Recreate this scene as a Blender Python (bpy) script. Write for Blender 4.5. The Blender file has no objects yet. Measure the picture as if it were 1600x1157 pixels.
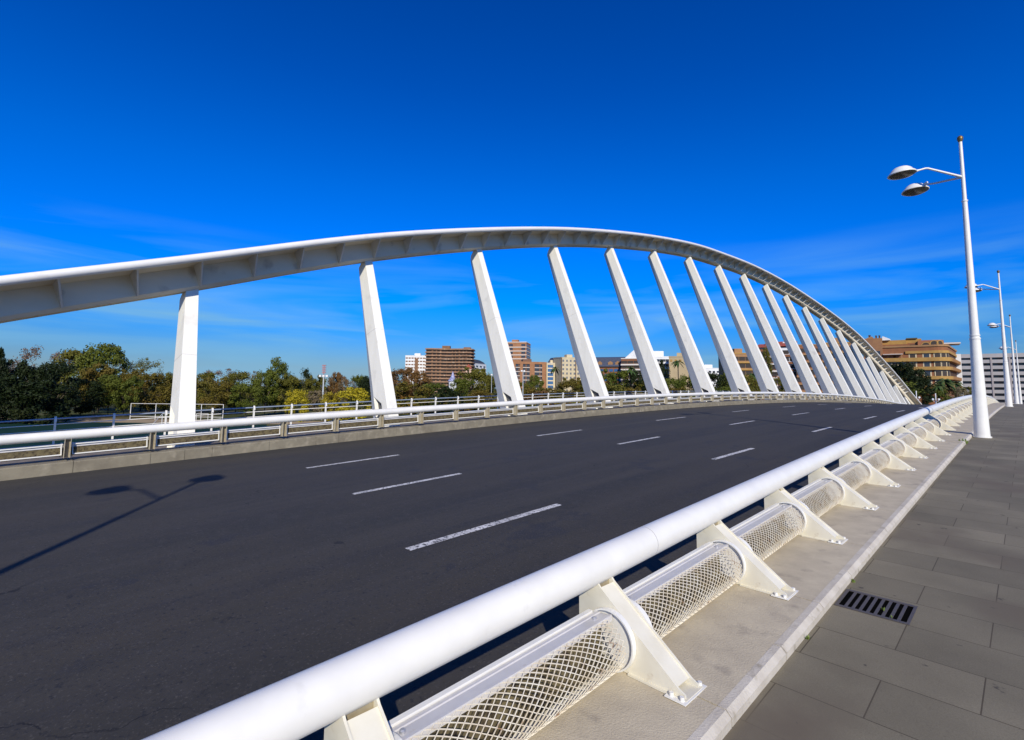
import bpy, bmesh, math, random
from mathutils import Vector, Matrix
R = math.radians
scn = bpy.context.scene
COL = scn.collection

# ---------------------------------------------------------------- camera
CH, FPX, CX, CY = 2.159, 786.74, 800.0, 533.0
YAW, PIT, ROL = 0.79902, 0.09268, 0.01123
FWD = Vector((-math.sin(YAW)*math.cos(PIT), math.cos(YAW)*math.cos(PIT), math.sin(PIT)))
_r0 = Vector((math.cos(YAW), math.sin(YAW), 0)); _u0 = _r0.cross(FWD)
RGT = _r0*math.cos(ROL) + _u0*math.sin(ROL); UPV = -_r0*math.sin(ROL) + _u0*math.cos(ROL)
cam = bpy.data.cameras.new('camera'); camo = bpy.data.objects.new('camera', cam); COL.objects.link(camo)
cam.sensor_width = 36; cam.lens = FPX*36/1600; cam.shift_y = -(578.5-CY)/1600
cam.clip_start = 0.05; cam.clip_end = 6000
m = Matrix((RGT, UPV, -FWD)).transposed().to_4x4(); m.translation = Vector((0, 0, CH)); camo.matrix_world = m
scn.camera = camo

# ---------------------------------------------------------------- sky and sun
SUN_EL = R(30.5); SUN_AZ = math.atan2(0.815, -0.579)      # clockwise from +Y
w = bpy.data.worlds.new('World'); scn.world = w; w.use_nodes = True
nt = w.node_tree; nt.nodes.clear()
def N(t, typ, **kw):
    n = t.nodes.new(typ)
    for k, v in kw.items(): setattr(n, k, v)
    return n
out = N(nt, 'ShaderNodeOutputWorld'); bg = N(nt, 'ShaderNodeBackground'); bg.inputs[1].default_value = 0.11
sky = N(nt, 'ShaderNodeTexSky', sky_type='NISHITA'); sky.sun_disc = False
sky.sun_elevation = SUN_EL; sky.sun_rotation = SUN_AZ; sky.air_density = 1.0; sky.dust_density = 0.3; sky.ozone_density = 3.0
tc = N(nt, 'ShaderNodeTexCoord'); sep = N(nt, 'ShaderNodeSeparateXYZ'); nt.links.new(tc.outputs['Generated'], sep.inputs[0])
# deep polarised blue: the air's own colour is graded by elevation
ramp = N(nt, 'ShaderNodeValToRGB'); nt.links.new(sep.outputs[2], ramp.inputs[0])
SKY_STOPS = [(0.0, (0.34, 0.42, 0.60)), (0.05, (0.24, 0.45, 0.78)), (0.10, (0.08, 0.47, 1.10)), (0.16, (0.0, 0.52, 1.45)), (0.24, (0.0, 0.52, 1.55)), (0.36, (0.0, 0.50, 1.45)), (0.52, (0.0, 0.41, 1.28)), (1.0, (0.0, 0.27, 0.95))]
cr = ramp.color_ramp
while len(cr.elements) < len(SKY_STOPS): cr.elements.new(0.5)
for e, (p_, c_) in zip(cr.elements, SKY_STOPS): e.position = p_; e.color = (*c_, 1)
mul = N(nt, 'ShaderNodeMix', data_type='RGBA', blend_type='MULTIPLY'); mul.inputs[0].default_value = 1.0; mul.clamp_result = False
nt.links.new(sky.outputs[0], mul.inputs[6]); nt.links.new(ramp.outputs[0], mul.inputs[7])
# thin cirrus near the horizon
mp = N(nt, 'ShaderNodeMapping'); mp.inputs['Scale'].default_value = (1.1, 1.1, 9.0); mp.inputs['Rotation'].default_value = (0.10, 0.06, 0.4)
nz = N(nt, 'ShaderNodeTexNoise'); nz.inputs['Scale'].default_value = 2.2; nz.inputs['Detail'].default_value = 7; nz.inputs['Distortion'].default_value = 0.6
nt.links.new(tc.outputs['Generated'], mp.inputs[0]); nt.links.new(mp.outputs[0], nz.inputs[0])
r2 = N(nt, 'ShaderNodeMapRange'); r2.inputs[1].default_value = 0.44; r2.inputs[2].default_value = 0.75; nt.links.new(nz.outputs[0], r2.inputs[0])
r3 = N(nt, 'ShaderNodeMapRange'); r3.inputs[1].default_value = 0.27; r3.inputs[2].default_value = 0.12; nt.links.new(sep.outputs[2], r3.inputs[0])
mm = N(nt, 'ShaderNodeMath', operation='MULTIPLY'); nt.links.new(r2.outputs[0], mm.inputs[0]); nt.links.new(r3.outputs[0], mm.inputs[1])
mm2 = N(nt, 'ShaderNodeMath', operation='MULTIPLY'); nt.links.new(mm.outputs[0], mm2.inputs[0]); mm2.inputs[1].default_value = 0.9
mixc = N(nt, 'ShaderNodeMix', data_type='RGBA'); nt.links.new(mm2.outputs[0], mixc.inputs[0])
nt.links.new(mul.outputs[2], mixc.inputs[6]); mixc.inputs[7].default_value = (1.9, 4.4, 6.7, 1)
nt.links.new(mixc.outputs[2], bg.inputs[0]); nt.links.new(bg.outputs[0], out.inputs[0])

sd = bpy.data.lights.new('sun', 'SUN'); sd.energy = 4.6; sd.angle = R(0.5); sd.color = (1.0, 0.93, 0.80)
so = bpy.data.objects.new('sun', sd); COL.objects.link(so)
SUNV = Vector((math.cos(SUN_EL)*math.sin(SUN_AZ), math.cos(SUN_EL)*math.cos(SUN_AZ), math.sin(SUN_EL)))
so.rotation_euler = SUNV.to_track_quat('Z', 'Y').to_euler(); so.location = (20, -20, 40)
scn.view_settings.view_transform = 'Standard'; scn.view_settings.look = 'None'
scn.view_settings.exposure = 0.0; scn.view_settings.gamma = 1.0

# ---------------------------------------------------------------- materials
MATS = {}
def mat(name, col, rough=0.6, col2=None, scale=4.0, amt=1.0, metal=0.0, bump=0.0, bscale=60, detail=4, spec=0.5, stretch=None, col3=None, scale3=30, thr=(0.55, 0.7)):
    if name in MATS: return MATS[name]
    M = bpy.data.materials.new(name); M.use_nodes = True; t = M.node_tree; b = t.nodes['Principled BSDF']
    b.inputs['Roughness'].default_value = rough; b.inputs['Metallic'].default_value = metal; b.inputs['Specular IOR Level'].default_value = spec
    b.inputs['Base Color'].default_value = (*col, 1)
    tcn = N(t, 'ShaderNodeTexCoord'); src = tcn.outputs['Object']
    if stretch:
        mpn = N(t, 'ShaderNodeMapping'); mpn.inputs['Scale'].default_value = stretch; t.links.new(src, mpn.inputs[0]); src = mpn.outputs[0]
    if col2:
        n = N(t, 'ShaderNodeTexNoise'); n.inputs['Scale'].default_value = scale; n.inputs['Detail'].default_value = detail; n.inputs['Roughness'].default_value = 0.6
        t.links.new(src, n.inputs[0])
        mr = N(t, 'ShaderNodeMapRange'); mr.inputs[1].default_value = 0.35; mr.inputs[2].default_value = 0.65; mr.inputs[4].default_value = amt; t.links.new(n.outputs[0], mr.inputs[0])
        mx = N(t, 'ShaderNodeMix', data_type='RGBA'); t.links.new(mr.outputs[0], mx.inputs[0]); mx.inputs[6].default_value = (*col, 1); mx.inputs[7].default_value = (*col2, 1)
        last = mx.outputs[2]
        if col3:
            n3 = N(t, 'ShaderNodeTexNoise'); n3.inputs['Scale'].default_value = scale3; n3.inputs['Detail'].default_value = 5; t.links.new(tcn.outputs['Object'], n3.inputs[0])
            m3 = N(t, 'ShaderNodeMapRange'); m3.inputs[1].default_value = thr[0]; m3.inputs[2].default_value = thr[1]; t.links.new(n3.outputs[0], m3.inputs[0])
            x3 = N(t, 'ShaderNodeMix', data_type='RGBA'); t.links.new(m3.outputs[0], x3.inputs[0]); t.links.new(last, x3.inputs[6]); x3.inputs[7].default_value = (*col3, 1); last = x3.outputs[2]
        t.links.new(last, b.inputs['Base Color'])
    if bump:
        n2 = N(t, 'ShaderNodeTexNoise'); n2.inputs['Scale'].default_value = bscale; n2.inputs['Detail'].default_value = 4; t.links.new(src, n2.inputs[0])
        bm_ = N(t, 'ShaderNodeBump'); bm_.inputs['Strength'].default_value = bump; bm_.inputs['Distance'].default_value = 0.02; t.links.new(n2.outputs[0], bm_.inputs['Height']); t.links.new(bm_.outputs[0], b.inputs['Normal'])
    MATS[name] = M; return M

white = mat('white_paint', (0.82, 0.80, 0.75), 0.38, (0.74, 0.72, 0.67), 1.2, 0.8, col3=(0.60, 0.58, 0.52), scale3=2.2, thr=(0.62, 0.85))
tubew = mat('rail_paint', (0.80, 0.78, 0.71), 0.36, (0.72, 0.70, 0.64), 3.0, 0.8, col3=(0.66, 0.64, 0.58), scale3=7, thr=(0.66, 0.8))
strutw = mat('strut_concrete_paint', (0.88, 0.85, 0.75), 0.5, (0.81, 0.78, 0.68), 1.3, 0.9, stretch=(2.5, 2.5, 0.35), col3=(0.62, 0.59, 0.52), scale3=1.6, thr=(0.60, 0.90), bump=0.06, bscale=8)
archw = mat('arch_paint', (0.78, 0.68, 0.50), 0.5, (0.70, 0.61, 0.44), 0.8, 0.9, stretch=(1, 0.4, 2), col3=(0.36, 0.28, 0.19), scale3=1.3, thr=(0.6, 0.8))
cream = mat('cream_paint', (0.74, 0.70, 0.57), 0.42, (0.66, 0.61, 0.47), 5.0, 0.8, col3=(0.36, 0.25, 0.12), scale3=9, thr=(0.66, 0.82))
chanm = mat('channel_paint', (0.62, 0.60, 0.58), 0.35, (0.54, 0.52, 0.50), 6.0, 0.8, col3=(0.42, 0.33, 0.24), scale3=14, thr=(0.66, 0.8))
meshm = mat('mesh_wire', (0.76, 0.71, 0.58), 0.45, (0.62, 0.52, 0.36), 9.0, 0.9, col3=(0.30, 0.17, 0.08), scale3=11, thr=(0.60, 0.72))
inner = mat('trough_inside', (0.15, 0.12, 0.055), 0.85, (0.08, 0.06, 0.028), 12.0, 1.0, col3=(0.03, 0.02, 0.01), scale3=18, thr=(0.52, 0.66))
seam = mat('seam_dark', (0.05, 0.05, 0.05), 0.8)
weldm = mat('steel_bolt', (0.55, 0.55, 0.56), 0.35, metal=0.6)
stone = mat('kerb_stone', (0.52, 0.45, 0.32), 0.8, (0.42, 0.36, 0.26), 3.5, 0.9, bump=0.25, bscale=90, col3=(0.27, 0.23, 0.18), scale3=5, thr=(0.58, 0.8))
stonel = mat('kerb_edge_stone', (0.58, 0.53, 0.44), 0.75, (0.46, 0.41, 0.33), 5, 0.9, bump=0.25, bscale=70, col3=(0.26, 0.22, 0.15), scale3=9, thr=(0.60, 0.78))
linem = mat('road_paint', (0.72, 0.70, 0.66), 0.7, (0.40, 0.39, 0.37), 5, 0.9, col3=(0.09, 0.085, 0.08), scale3=26, thr=(0.54, 0.60))
iron = mat('cast_iron', (0.095, 0.085, 0.085), 0.6, (0.13, 0.11, 0.09), 25, 0.8, metal=0.3, bump=0.2, bscale=120)
black = mat('slot_shade_black', (0.004, 0.004, 0.004), 1.0, spec=0.0)
bronze = mat('bronze', (0.20, 0.13, 0.05), 0.45, metal=0.6)
glassd = mat('lamp_glass', (0.10, 0.09, 0.07), 0.2, (0.18, 0.16, 0.12), 6, 0.8)
deckb = mat('walkway_boards', (0.22, 0.18, 0.13), 0.8, (0.14, 0.11, 0.08), 3, 0.9)
conc = mat('concrete', (0.36, 0.35, 0.33), 0.85, (0.26, 0.25, 0.23), 1.5, 0.9)

# asphalt: fine aggregate, long worn tracks, dark and brownish patches, hairline cracks
def asphalt():
    M = bpy.data.materials.new('asphalt'); M.use_nodes = True; t = M.node_tree; b = t.nodes['Principled BSDF']; b.inputs['Roughness'].default_value = 0.82; b.inputs['Specular IOR Level'].default_value = 0.35
    c = N(t, 'ShaderNodeTexCoord').outputs['Object']
    def noise(scale, detail, st, lo, hi):
        mpn = N(t, 'ShaderNodeMapping'); mpn.inputs['Scale'].default_value = st; t.links.new(c, mpn.inputs[0])
        n = N(t, 'ShaderNodeTexNoise'); n.inputs['Scale'].default_value = scale; n.inputs['Detail'].default_value = detail; n.inputs['Roughness'].default_value = 0.65; t.links.new(mpn.outputs[0], n.inputs[0])
        r = N(t, 'ShaderNodeMapRange'); r.inputs[1].default_value = lo; r.inputs[2].default_value = hi; t.links.new(n.outputs[0], r.inputs[0]); return r.outputs[0], n.outputs[0]
    def mixn(f, a, bcol):
        x = N(t, 'ShaderNodeMix', data_type='RGBA'); t.links.new(f, x.inputs[0])
        if isinstance(a, tuple): x.inputs[6].default_value = (*a, 1)
        else: t.links.new(a, x.inputs[6])
        x.inputs[7].default_value = (*bcol, 1); return x.outputs[2]
    f1, _ = noise(0.35, 5, (1.2, 0.35, 1), 0.35, 0.68)
    col = mixn(f1, (0.030, 0.029, 0.026), (0.052, 0.045, 0.034))
    f2, _ = noise(1.0, 6, (1.6, 0.12, 1), 0.52, 0.72); col = mixn(f2, col, (0.028, 0.027, 0.028))
    f6, _ = noise(1.0, 4, (1.5, 0.018, 1), 0.48, 0.66); col = mixn(f6, col, (0.050, 0.045, 0.037))
    f7, _ = noise(0.9, 7, (1, 0.7, 1), 0.60, 0.64); col = mixn(f7, col, (0.032, 0.031, 0.032))
    f8, _ = noise(5.5, 6, (1, 1, 1), 0.50, 0.70); col = mixn(f8, col, (0.047, 0.043, 0.038))
    f9, _ = noise(3.1, 5, (1, 1, 1), 0.66, 0.72); col = mixn(f9, col, (0.019, 0.018, 0.018))
    vo = N(t, 'ShaderNodeTexVoronoi', feature='DISTANCE_TO_EDGE'); vo.inputs['Scale'].default_value = 0.17
    wn = N(t, 'ShaderNodeTexNoise'); wn.inputs['Scale'].default_value = 1.7; wn.inputs['Detail'].default_value = 6; t.links.new(c, wn.inputs[0])
    wm = N(t, 'ShaderNodeVectorMath', operation='MULTIPLY_ADD'); wm.inputs[1].default_value = (0.9, 0.9, 0); t.links.new(wn.outputs[1], wm.inputs[0]); t.links.new(c, wm.inputs[2]); t.links.new(wm.outputs[0], vo.inputs[0])
    cm = N(t, 'ShaderNodeMapRange'); cm.inputs[1].default_value = 0.0018; cm.inputs[2].default_value = 0.0006; t.links.new(vo.outputs['Distance'], cm.inputs[0])
    mk_, _ = noise(0.5, 2, (1, 1, 1), 0.52, 0.60); cmm = N(t, 'ShaderNodeMath', operation='MULTIPLY'); t.links.new(cm.outputs[0], cmm.inputs[0]); t.links.new(mk_, cmm.inputs[1])
    col = mixn(cmm.outputs[0], col, (0.014, 0.013, 0.013))
    f3, raw = noise(40, 3, (1, 1, 1), 0.58, 0.72); col = mixn(f3, col, (0.085, 0.078, 0.068))
    f4, _ = noise(24, 3, (1, 1, 1), 0.58, 0.70); col = mixn(f4, col, (0.020, 0.020, 0.022))
    f5, _ = noise(2.3, 8, (1, 1, 1), 0.64, 0.70); col = mixn(f5, col, (0.040, 0.036, 0.034))
    t.links.new(col, b.inputs['Base Color'])
    bu = N(t, 'ShaderNodeBump'); bu.inputs['Strength'].default_value = 0.5; bu.inputs['Distance'].default_value = 0.006; t.links.new(raw, bu.inputs['Height']); t.links.new(bu.outputs[0], b.inputs['Normal'])
    return M
asph = asphalt()

def paving():
    M = bpy.data.materials.new('paving'); M.use_nodes = True; t = M.node_tree; b = t.nodes['Principled BSDF']; b.inputs['Roughness'].default_value = 0.85; b.inputs['Specular IOR Level'].default_value = 0.3
    c = N(t, 'ShaderNodeTexCoord').outputs['Object']
    mpn = N(t, 'ShaderNodeMapping'); mpn.inputs['Location'].default_value = (0.73, -4.75, 0); t.links.new(c, mpn.inputs[0])
    br = N(t, 'ShaderNodeTexBrick'); t.links.new(mpn.outputs[0], br.inputs[0])
    br.inputs['Scale'].default_value = 1; br.inputs['Brick Width'].default_value = 0.88; br.inputs['Row Height'].default_value = 0.46; br.inputs['Mortar Size'].default_value = 0.0042; br.inputs['Mortar Smooth'].default_value = 0.3
    br.inputs['Color1'].default_value = (0.162, 0.142, 0.097, 1); br.inputs['Color2'].default_value = (0.215, 0.188, 0.128, 1); br.inputs['Mortar'].default_value = (0.085, 0.068, 0.045, 1)
    n = N(t, 'ShaderNodeTexNoise'); n.inputs['Scale'].default_value = 1.3; n.inputs['Detail'].default_value = 7; t.links.new(c, n.inputs[0])
    x = N(t, 'ShaderNodeMix', data_type='RGBA', blend_type='MULTIPLY'); x.inputs[0].default_value = 1
    r = N(t, 'ShaderNodeMapRange'); r.inputs[1].default_value = 0.3; r.inputs[2].default_value = 0.7; r.inputs[3].default_value = 0.78; r.inputs[4].default_value = 1.12; t.links.new(n.outputs[0], r.inputs[0])
    t.links.new(br.outputs[0], x.inputs[6]); t.links.new(r.outputs[0], x.inputs[7])
    n2 = N(t, 'ShaderNodeTexNoise'); n2.inputs['Scale'].default_value = 150; n2.inputs['Detail'].default_value = 3; t.links.new(c, n2.inputs[0])
    r2_ = N(t, 'ShaderNodeMapRange'); r2_.inputs[1].default_value = 0.3; r2_.inputs[2].default_value = 0.7; r2_.inputs[3].default_value = 0.85; r2_.inputs[4].default_value = 1.12; t.links.new(n2.outputs[0], r2_.inputs[0])
    x2 = N(t, 'ShaderNodeMix', data_type='RGBA', blend_type='MULTIPLY'); x2.inputs[0].default_value = 1; t.links.new(x.outputs[2], x2.inputs[6]); t.links.new(r2_.outputs[0], x2.inputs[7])
    n3 = N(t, 'ShaderNodeTexNoise'); n3.inputs['Scale'].default_value = 0.9; n3.inputs['Detail'].default_value = 8; t.links.new(c, n3.inputs[0])
    r3_ = N(t, 'ShaderNodeMapRange'); r3_.inputs[1].default_value = 0.55; r3_.inputs[2].default_value = 0.75; t.links.new(n3.outputs[0], r3_.inputs[0])
    x3 = N(t, 'ShaderNodeMix', data_type='RGBA'); t.links.new(r3_.outputs[0], x3.inputs[0]); t.links.new(x2.outputs[2], x3.inputs[6]); x3.inputs[7].default_value = (0.14, 0.115, 0.08, 1)
    n5 = N(t, 'ShaderNodeTexNoise'); n5.inputs['Scale'].default_value = 7; n5.inputs['Detail'].default_value = 3; t.links.new(c, n5.inputs[0])
    r5 = N(t, 'ShaderNodeMapRange'); r5.inputs[1].default_value = 0.70; r5.inputs[2].default_value = 0.73; t.links.new(n5.outputs[0], r5.inputs[0])
    x5 = N(t, 'ShaderNodeMix', data_type='RGBA'); t.links.new(r5.outputs[0], x5.inputs[0]); t.links.new(x3.outputs[2], x5.inputs[6]); x5.inputs[7].default_value = (0.075, 0.065, 0.05, 1)
    t.links.new(x5.outputs[2], b.inputs['Base Color'])
    bu = N(t, 'ShaderNodeBump'); bu.inputs['Strength'].default_value = 0.25; bu.inputs['Distance'].default_value = 0.004
    t.links.new(n2.outputs[0], bu.inputs['Height']); t.links.new(bu.outputs[0], b.inputs['Normal'])
    return M
pave = paving()

# ---------------------------------------------------------------- mesh helpers
class MB:
    def __init__(s): s.v = []; s.f = []; s.mi = []; s.sm = []
    def add(s, vs, fs, mi=0, smooth=False):
        o = len(s.v); s.v += [tuple(v) for v in vs]
        for f in fs: s.f.append(tuple(i+o for i in f)); s.mi.append(mi); s.sm.append(smooth)
        return s
    def box(s, x0, x1, y0, y1, z0, z1, mi=0):
        vs = [(x, y, z) for z in (z0, z1) for y in (y0, y1) for x in (x0, x1)]
        return s.add(vs, [(0,2,3,1),(4,5,7,6),(0,1,5,4),(2,6,7,3),(0,4,6,2),(1,3,7,5)], mi)
    def prism(s, poly, axis, a, b, mi=0):
        """poly in the two other axes, extruded along axis a..b"""
        def P(u, v, w_): return {'x': (w_, u, v), 'y': (u, w_, v), 'z': (u, v, w_)}[axis]
        n = len(poly); vs = [P(u, v, a) for u, v in poly] + [P(u, v, b) for u, v in poly]
        fs = [tuple(range(n)), tuple(range(2*n-1, n-1, -1))] + [(i, (i+1) % n + 0, (i+1) % n + n, i+n)[::-1] for i in range(n)]
        return s.add(vs, fs, mi)
    def loft(s, rings, closed=True, caps=True, mi=0, smooth=True):
        n = len(rings[0]); vs = [p for r_ in rings for p in r_]; fs = []
        m_ = n if closed else n-1
        for k in range(len(rings)-1):
            for i in range(m_):
                j = (i+1) % n; fs.append((k*n+i, k*n+j, (k+1)*n+j, (k+1)*n+i))
        s.add(vs, fs, mi, smooth)
        if caps and closed: s.add(rings[0], [tuple(range(n))[::-1]], mi); s.add(rings[-1], [tuple(range(n))], mi)
        return s
    def tube(s, pts, rad, seg=10, mi=0, caps=True, smooth=True):
        pts = [Vector(p) for p in pts]; rings = []
        if not hasattr(rad, '__len__'): rad = [rad]*len(pts)
        up = Vector((0, 0, 1))
        for k, p in enumerate(pts):
            d = (pts[min(k+1, len(pts)-1)] - pts[max(k-1, 0)]).normalized()
            a = d.cross(up)
            if a.length < 0.05: a = d.cross(Vector((1, 0, 0)))
            a.normalize(); b = a.cross(d)
            rings.append([p + (a*math.cos(t) + b*math.sin(t))*rad[k] for t in [2*math.pi*i/seg for i in range(seg)]])
        return s.loft(rings, True, caps, mi, smooth)
    def mesh(s, name, mats):
        me = bpy.data.meshes.new(name); me.from_pydata(s.v, [], s.f)
        for q in (mats if isinstance(mats, (list, tuple)) else [mats]): me.materials.append(q)
        me.polygons.foreach_set('material_index', s.mi); me.polygons.foreach_set('use_smooth', s.sm)
        bm = bmesh.new(); bm.from_mesh(me); bmesh.ops.recalc_face_normals(bm, faces=bm.faces); bm.to_mesh(me); bm.free()
        return me
    def build(s, name, mats, parent=None, loc=None): return link(name, s.mesh(name, mats), parent, loc)
def link(name, me, parent=None, loc=None):
    o = bpy.data.objects.new(name, me); COL.objects.link(o)
    if parent: o.parent = parent
    if loc is not None: o.location = loc
    return o
def tag(o, label=None, cat=None, group=None, kind=None):
    if label: o['label'] = label
    if cat: o['category'] = cat
    if group: o['group'] = group
    if kind: o['kind'] = kind
    return o
def thing(name, label, cat, loc=(0, 0, 0), rz=0.0, group=None):
    o = bpy.data.objects.new(name, None); o.empty_display_size = 0.2; COL.objects.link(o); o.location = loc; o.rotation_euler = (0, 0, rz)
    return tag(o, label, cat, group)
def copy_tree(o, parent=None):
    c = o.copy(); COL.objects.link(c); c.parent = parent
    for ch in [q for q in list(COL.objects) if q.parent == o]: copy_tree(ch, c)
    return c
def struct(o, label, cat): return tag(o, label, cat, kind='structure')

# ---------------------------------------------------------------- deck profile (metres, +Y runs along the bridge)
def zr(y):
    if y > 108: return zr(108) + (0.04492 - 0.00094*108)*(y-108)*0.5 if y < 140 else zr(139.99)
    return 0.04492*y - 0.00047*y*y
XL = -15.89; XRK = -2.30; XE = -1.20; PZ = 0.27
YS = [-40 + 2*i for i in range(91)]     # -40 .. 140
def strip(name, xs_off, mats, y0=-40, y1=140, step=1.0, mi=None):
    """sweep a section [(x, dz)...] along the deck profile"""
    mb = MB(); n = int((y1-y0)/step); rings = []
    for k in range(n+1):
        y = y0 + (y1-y0)*k/n; rings.append([(x, y, zr(y)+dz) for x, dz in xs_off])
    mb.loft(rings, True, True, 0, False); return mb.build(name, mats)
road = strip('road', [(XL-0.02, -0.30), (XRK+0.35, -0.30), (XRK+0.35, 0), (XL-0.02, 0)], asph)
struct(road, 'dark asphalt carriageway curving over the bridge crown', 'road')
pav = strip('pavement', [(XE-0.02, -0.2), (7.5, -0.2), (7.5, PZ), (XE-0.02, PZ)], pave)
struct(pav, 'grey brown stone slab pavement right of the pale kerb', 'pavement')
walk = strip('walkway', [(-22.35, -0.35), (-16.72, -0.35), (-16.72, 0.12), (-22.35, 0.12)], deckb)
struct(walk, 'narrow walkway beyond the far white railing', 'path')
slab = strip('bridge_deck', [(-22.5, -1.5), (7.7, -1.5), (7.7, -0.36), (-22.5, -0.36)], conc, -40, 132)
struct(slab, 'concrete deck slab carrying the road over the park', 'bridge deck')
# lane markings
mk = MB()
DASH = [(-5.48, [(3.58, 6.45), (12.2, 14.7), (20.3, 22.6), (28.2, 30.7)], 8.25), (-8.74, [(4.5, 7.0), (13.0, 15.4), (21.1, 23.7), (28.9, 31.7), (37.1, 39.6)], 8.2), (-12.05, [(5.0, 7.5), (13.0, 15.5), (21.0, 23.8), (29.5, 31.9), (38.0, 40.6)], 8.2)]
for x, L, per in DASH:
    a, b = L[-1]; L = list(L)
    while b < 100: a += per; b += per; L.append((a, b))
    a, b = L[0]
    while a > -20: a -= per; b -= per; L.append((a, b))
    for a, b in L:
        n = 4; vs = []
        for k in range(n+1):
            y = a+(b-a)*k/n; vs += [(x-0.065, y, zr(y)+0.004), (x+0.065, y, zr(y)+0.004)]
        mk.add(vs, [(2*k, 2*k+1, 2*k+3, 2*k+2) for k in range(n)])
struct(mk.build('lane_markings', linem), 'white dashed lane lines painted on the asphalt', 'road marking')

# kerbs: blocks with open joints
def kerb(name, x0, x1, z0, z1, joints, lip=None, mats=None, gap=0.008):
    mb = MB()
    for a, b in zip(joints[:-1], joints[1:]):
        a2, b2 = a+(0.06 if lip != 'l' and abs(a-16.42) < 0.1 else gap), b-gap*0.2; n = max(1, int((b-a)/1.2)); rings = []
        jz = random.uniform(-0.003, 0.003) if lip == 'l' else 0.0
        for k in range(n+1):
            y = a2+(b2-a2)*k/n; z = zr(y)+jz; c = 0.018
            if lip == 'r': sec = [(x0, z+z0), (x1, z+z0), (x1, z+z1-0.03), (x1-0.03, z+z1), (x0, z+z1)]
            elif lip == 'l': sec = [(x0, z+z0), (x1, z+z0), (x1, z+z1-c), (x1-c, z+z1), (x0, z+z1)]
            else: sec = [(x0, z+z0), (x1, z+z0), (x1, z+z1), (x0, z+z1)]
            rings.append([(px, y, pz) for px, pz in sec])
        mb.loft(rings, True, True, 0, False)
    return mb.build(name, mats)
random.seed(4)
BR0, BSP = 1.10, 1.71      # first bracket, spacing
jl = [-38.0]
while jl[-1] < 132:
    jl.append(jl[-1] + random.choice([0.75, 1.5, 1.5, 0.75, 0.65, 1.4]))
kl = kerb('left_kerb', -16.72, XL, -0.2, 0.27, jl, 'l', mat('old_kerb_stone', (0.24, 0.21, 0.145), 0.85, (0.17, 0.145, 0.10), 2.5, 0.9, bump=0.3, bscale=60, col3=(0.32, 0.28, 0.20), scale3=4, thr=(0.55, 0.75))); struct(kl, 'raised stone kerb under the far white railing', 'kerb')
jr = [BR0 + BSP*k for k in range(-20, 75)]
kr = kerb('right_kerb', XRK, XE-0.075, -0.2, 0.345, jr, None, stone, gap=0.011); struct(kr, 'wide pale stone kerb carrying the near railing brackets', 'kerb')
kr2 = kerb('kerb_edge', XE-0.0752, XE, -0.2, 0.3458, [BR0+BSP*k*0.5 for k in range(-40, 150)], 'r', stonel); struct(kr2, 'lighter rounded edging strip along the pavement side of the kerb', 'kerb')
bed = strip('kerb_bed', [(XRK+0.01, -0.25), (XE-0.012, -0.25), (XE-0.012, 0.30), (XRK+0.01, 0.30)], seam); struct(bed, 'dark mortar bed under the kerb slabs', 'kerb')
bed2 = strip('kerb_bed', [(-16.70, -0.25), (XL-0.012, -0.25), (XL-0.012, 0.255), (-16.70, 0.255)], seam); struct(bed2, 'dark mortar between the far kerb blocks', 'kerb')

# ---------------------------------------------------------------- barriers
MR = 0.155           # mesh guard radius
def bracket_mesh():
    """local: x=0 at tube centre, +x towards the pavement; y=0 at centre; z=0 road"""
    mb = MB()
    prof = [(-0.075, 0.345), (0.655, 0.345), (0.655, 0.37), (0.615, 0.39), (0.09, 0.785), (0.06, 0.82), (-0.02, 0.86), (-0.075, 0.86)]
    for y in (-0.082, 0.07): mb.prism(prof, 'y', y, y+0.012)
    # recessed cover between the plates, along the sloping top
    c = [(0.60, 0.405), (0.62, 0.385), (0.095, 0.900), (0.075, 0.920)]
    mb.prism([(0.590, 0.375), (0.602, 0.388), (0.085, 0.777), (0.072, 0.762)], 'y', -0.070, 0.070)
    mb.box(0.04, 0.055, -0.070, 0.070, 0.345, 0.80, 1)  # duller brown back plate between the two fins
    mb.box(0.30, 0.67, -0.10, 0.10, 0.343, 0.355)
    return mb.mesh('bracket', [cream, mat('dull_brown_paint', (0.40, 0.34, 0.22), 0.7, (0.24, 0.19, 0.11), 6)])
def ring_mesh():
    mb = MB(); cx_, cz_ = 0.175, 0.507
    for y0, y1 in ((-0.10, -0.084), (0.084, 0.10)):
        a = [(cx_+(MR+0.022)*math.cos(t), cz_+(MR+0.022)*math.sin(t)) for t in [R(-75+ (205)*i/22) for i in range(23)]]
        b = [(cx_+(MR-0.03)*math.cos(t), cz_+(MR-0.03)*math.sin(t)) for t in [R(130-(205)*i/22) for i in range(23)]]
        mb.prism(a, 'y', y0, y1)
        n = len(a)
        # bright rim band standing out along the guard
        yo = y0-0.02 if y0 < 0 else y1+0.02; yi = y0 if y0 < 0 else y1
        rings = [[(cx_+(MR+0.022)*math.cos(R(-75+205*i/22)), yy, cz_+(MR+0.022)*math.sin(R(-75+205*i/22))) for yy in (yi, yo)] + [(cx_+(MR+0.012)*math.cos(R(-75+205*i/22)), yy, cz_+(MR+0.012)*math.sin(R(-75+205*i/22))) for yy in (yo, yi)] for i in range(23)]
        mb.loft(rings, True, True, 0, False)
    return mb.mesh('end_collar', tubew)
L0, L1 = 0.115, BSP-0.115
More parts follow.
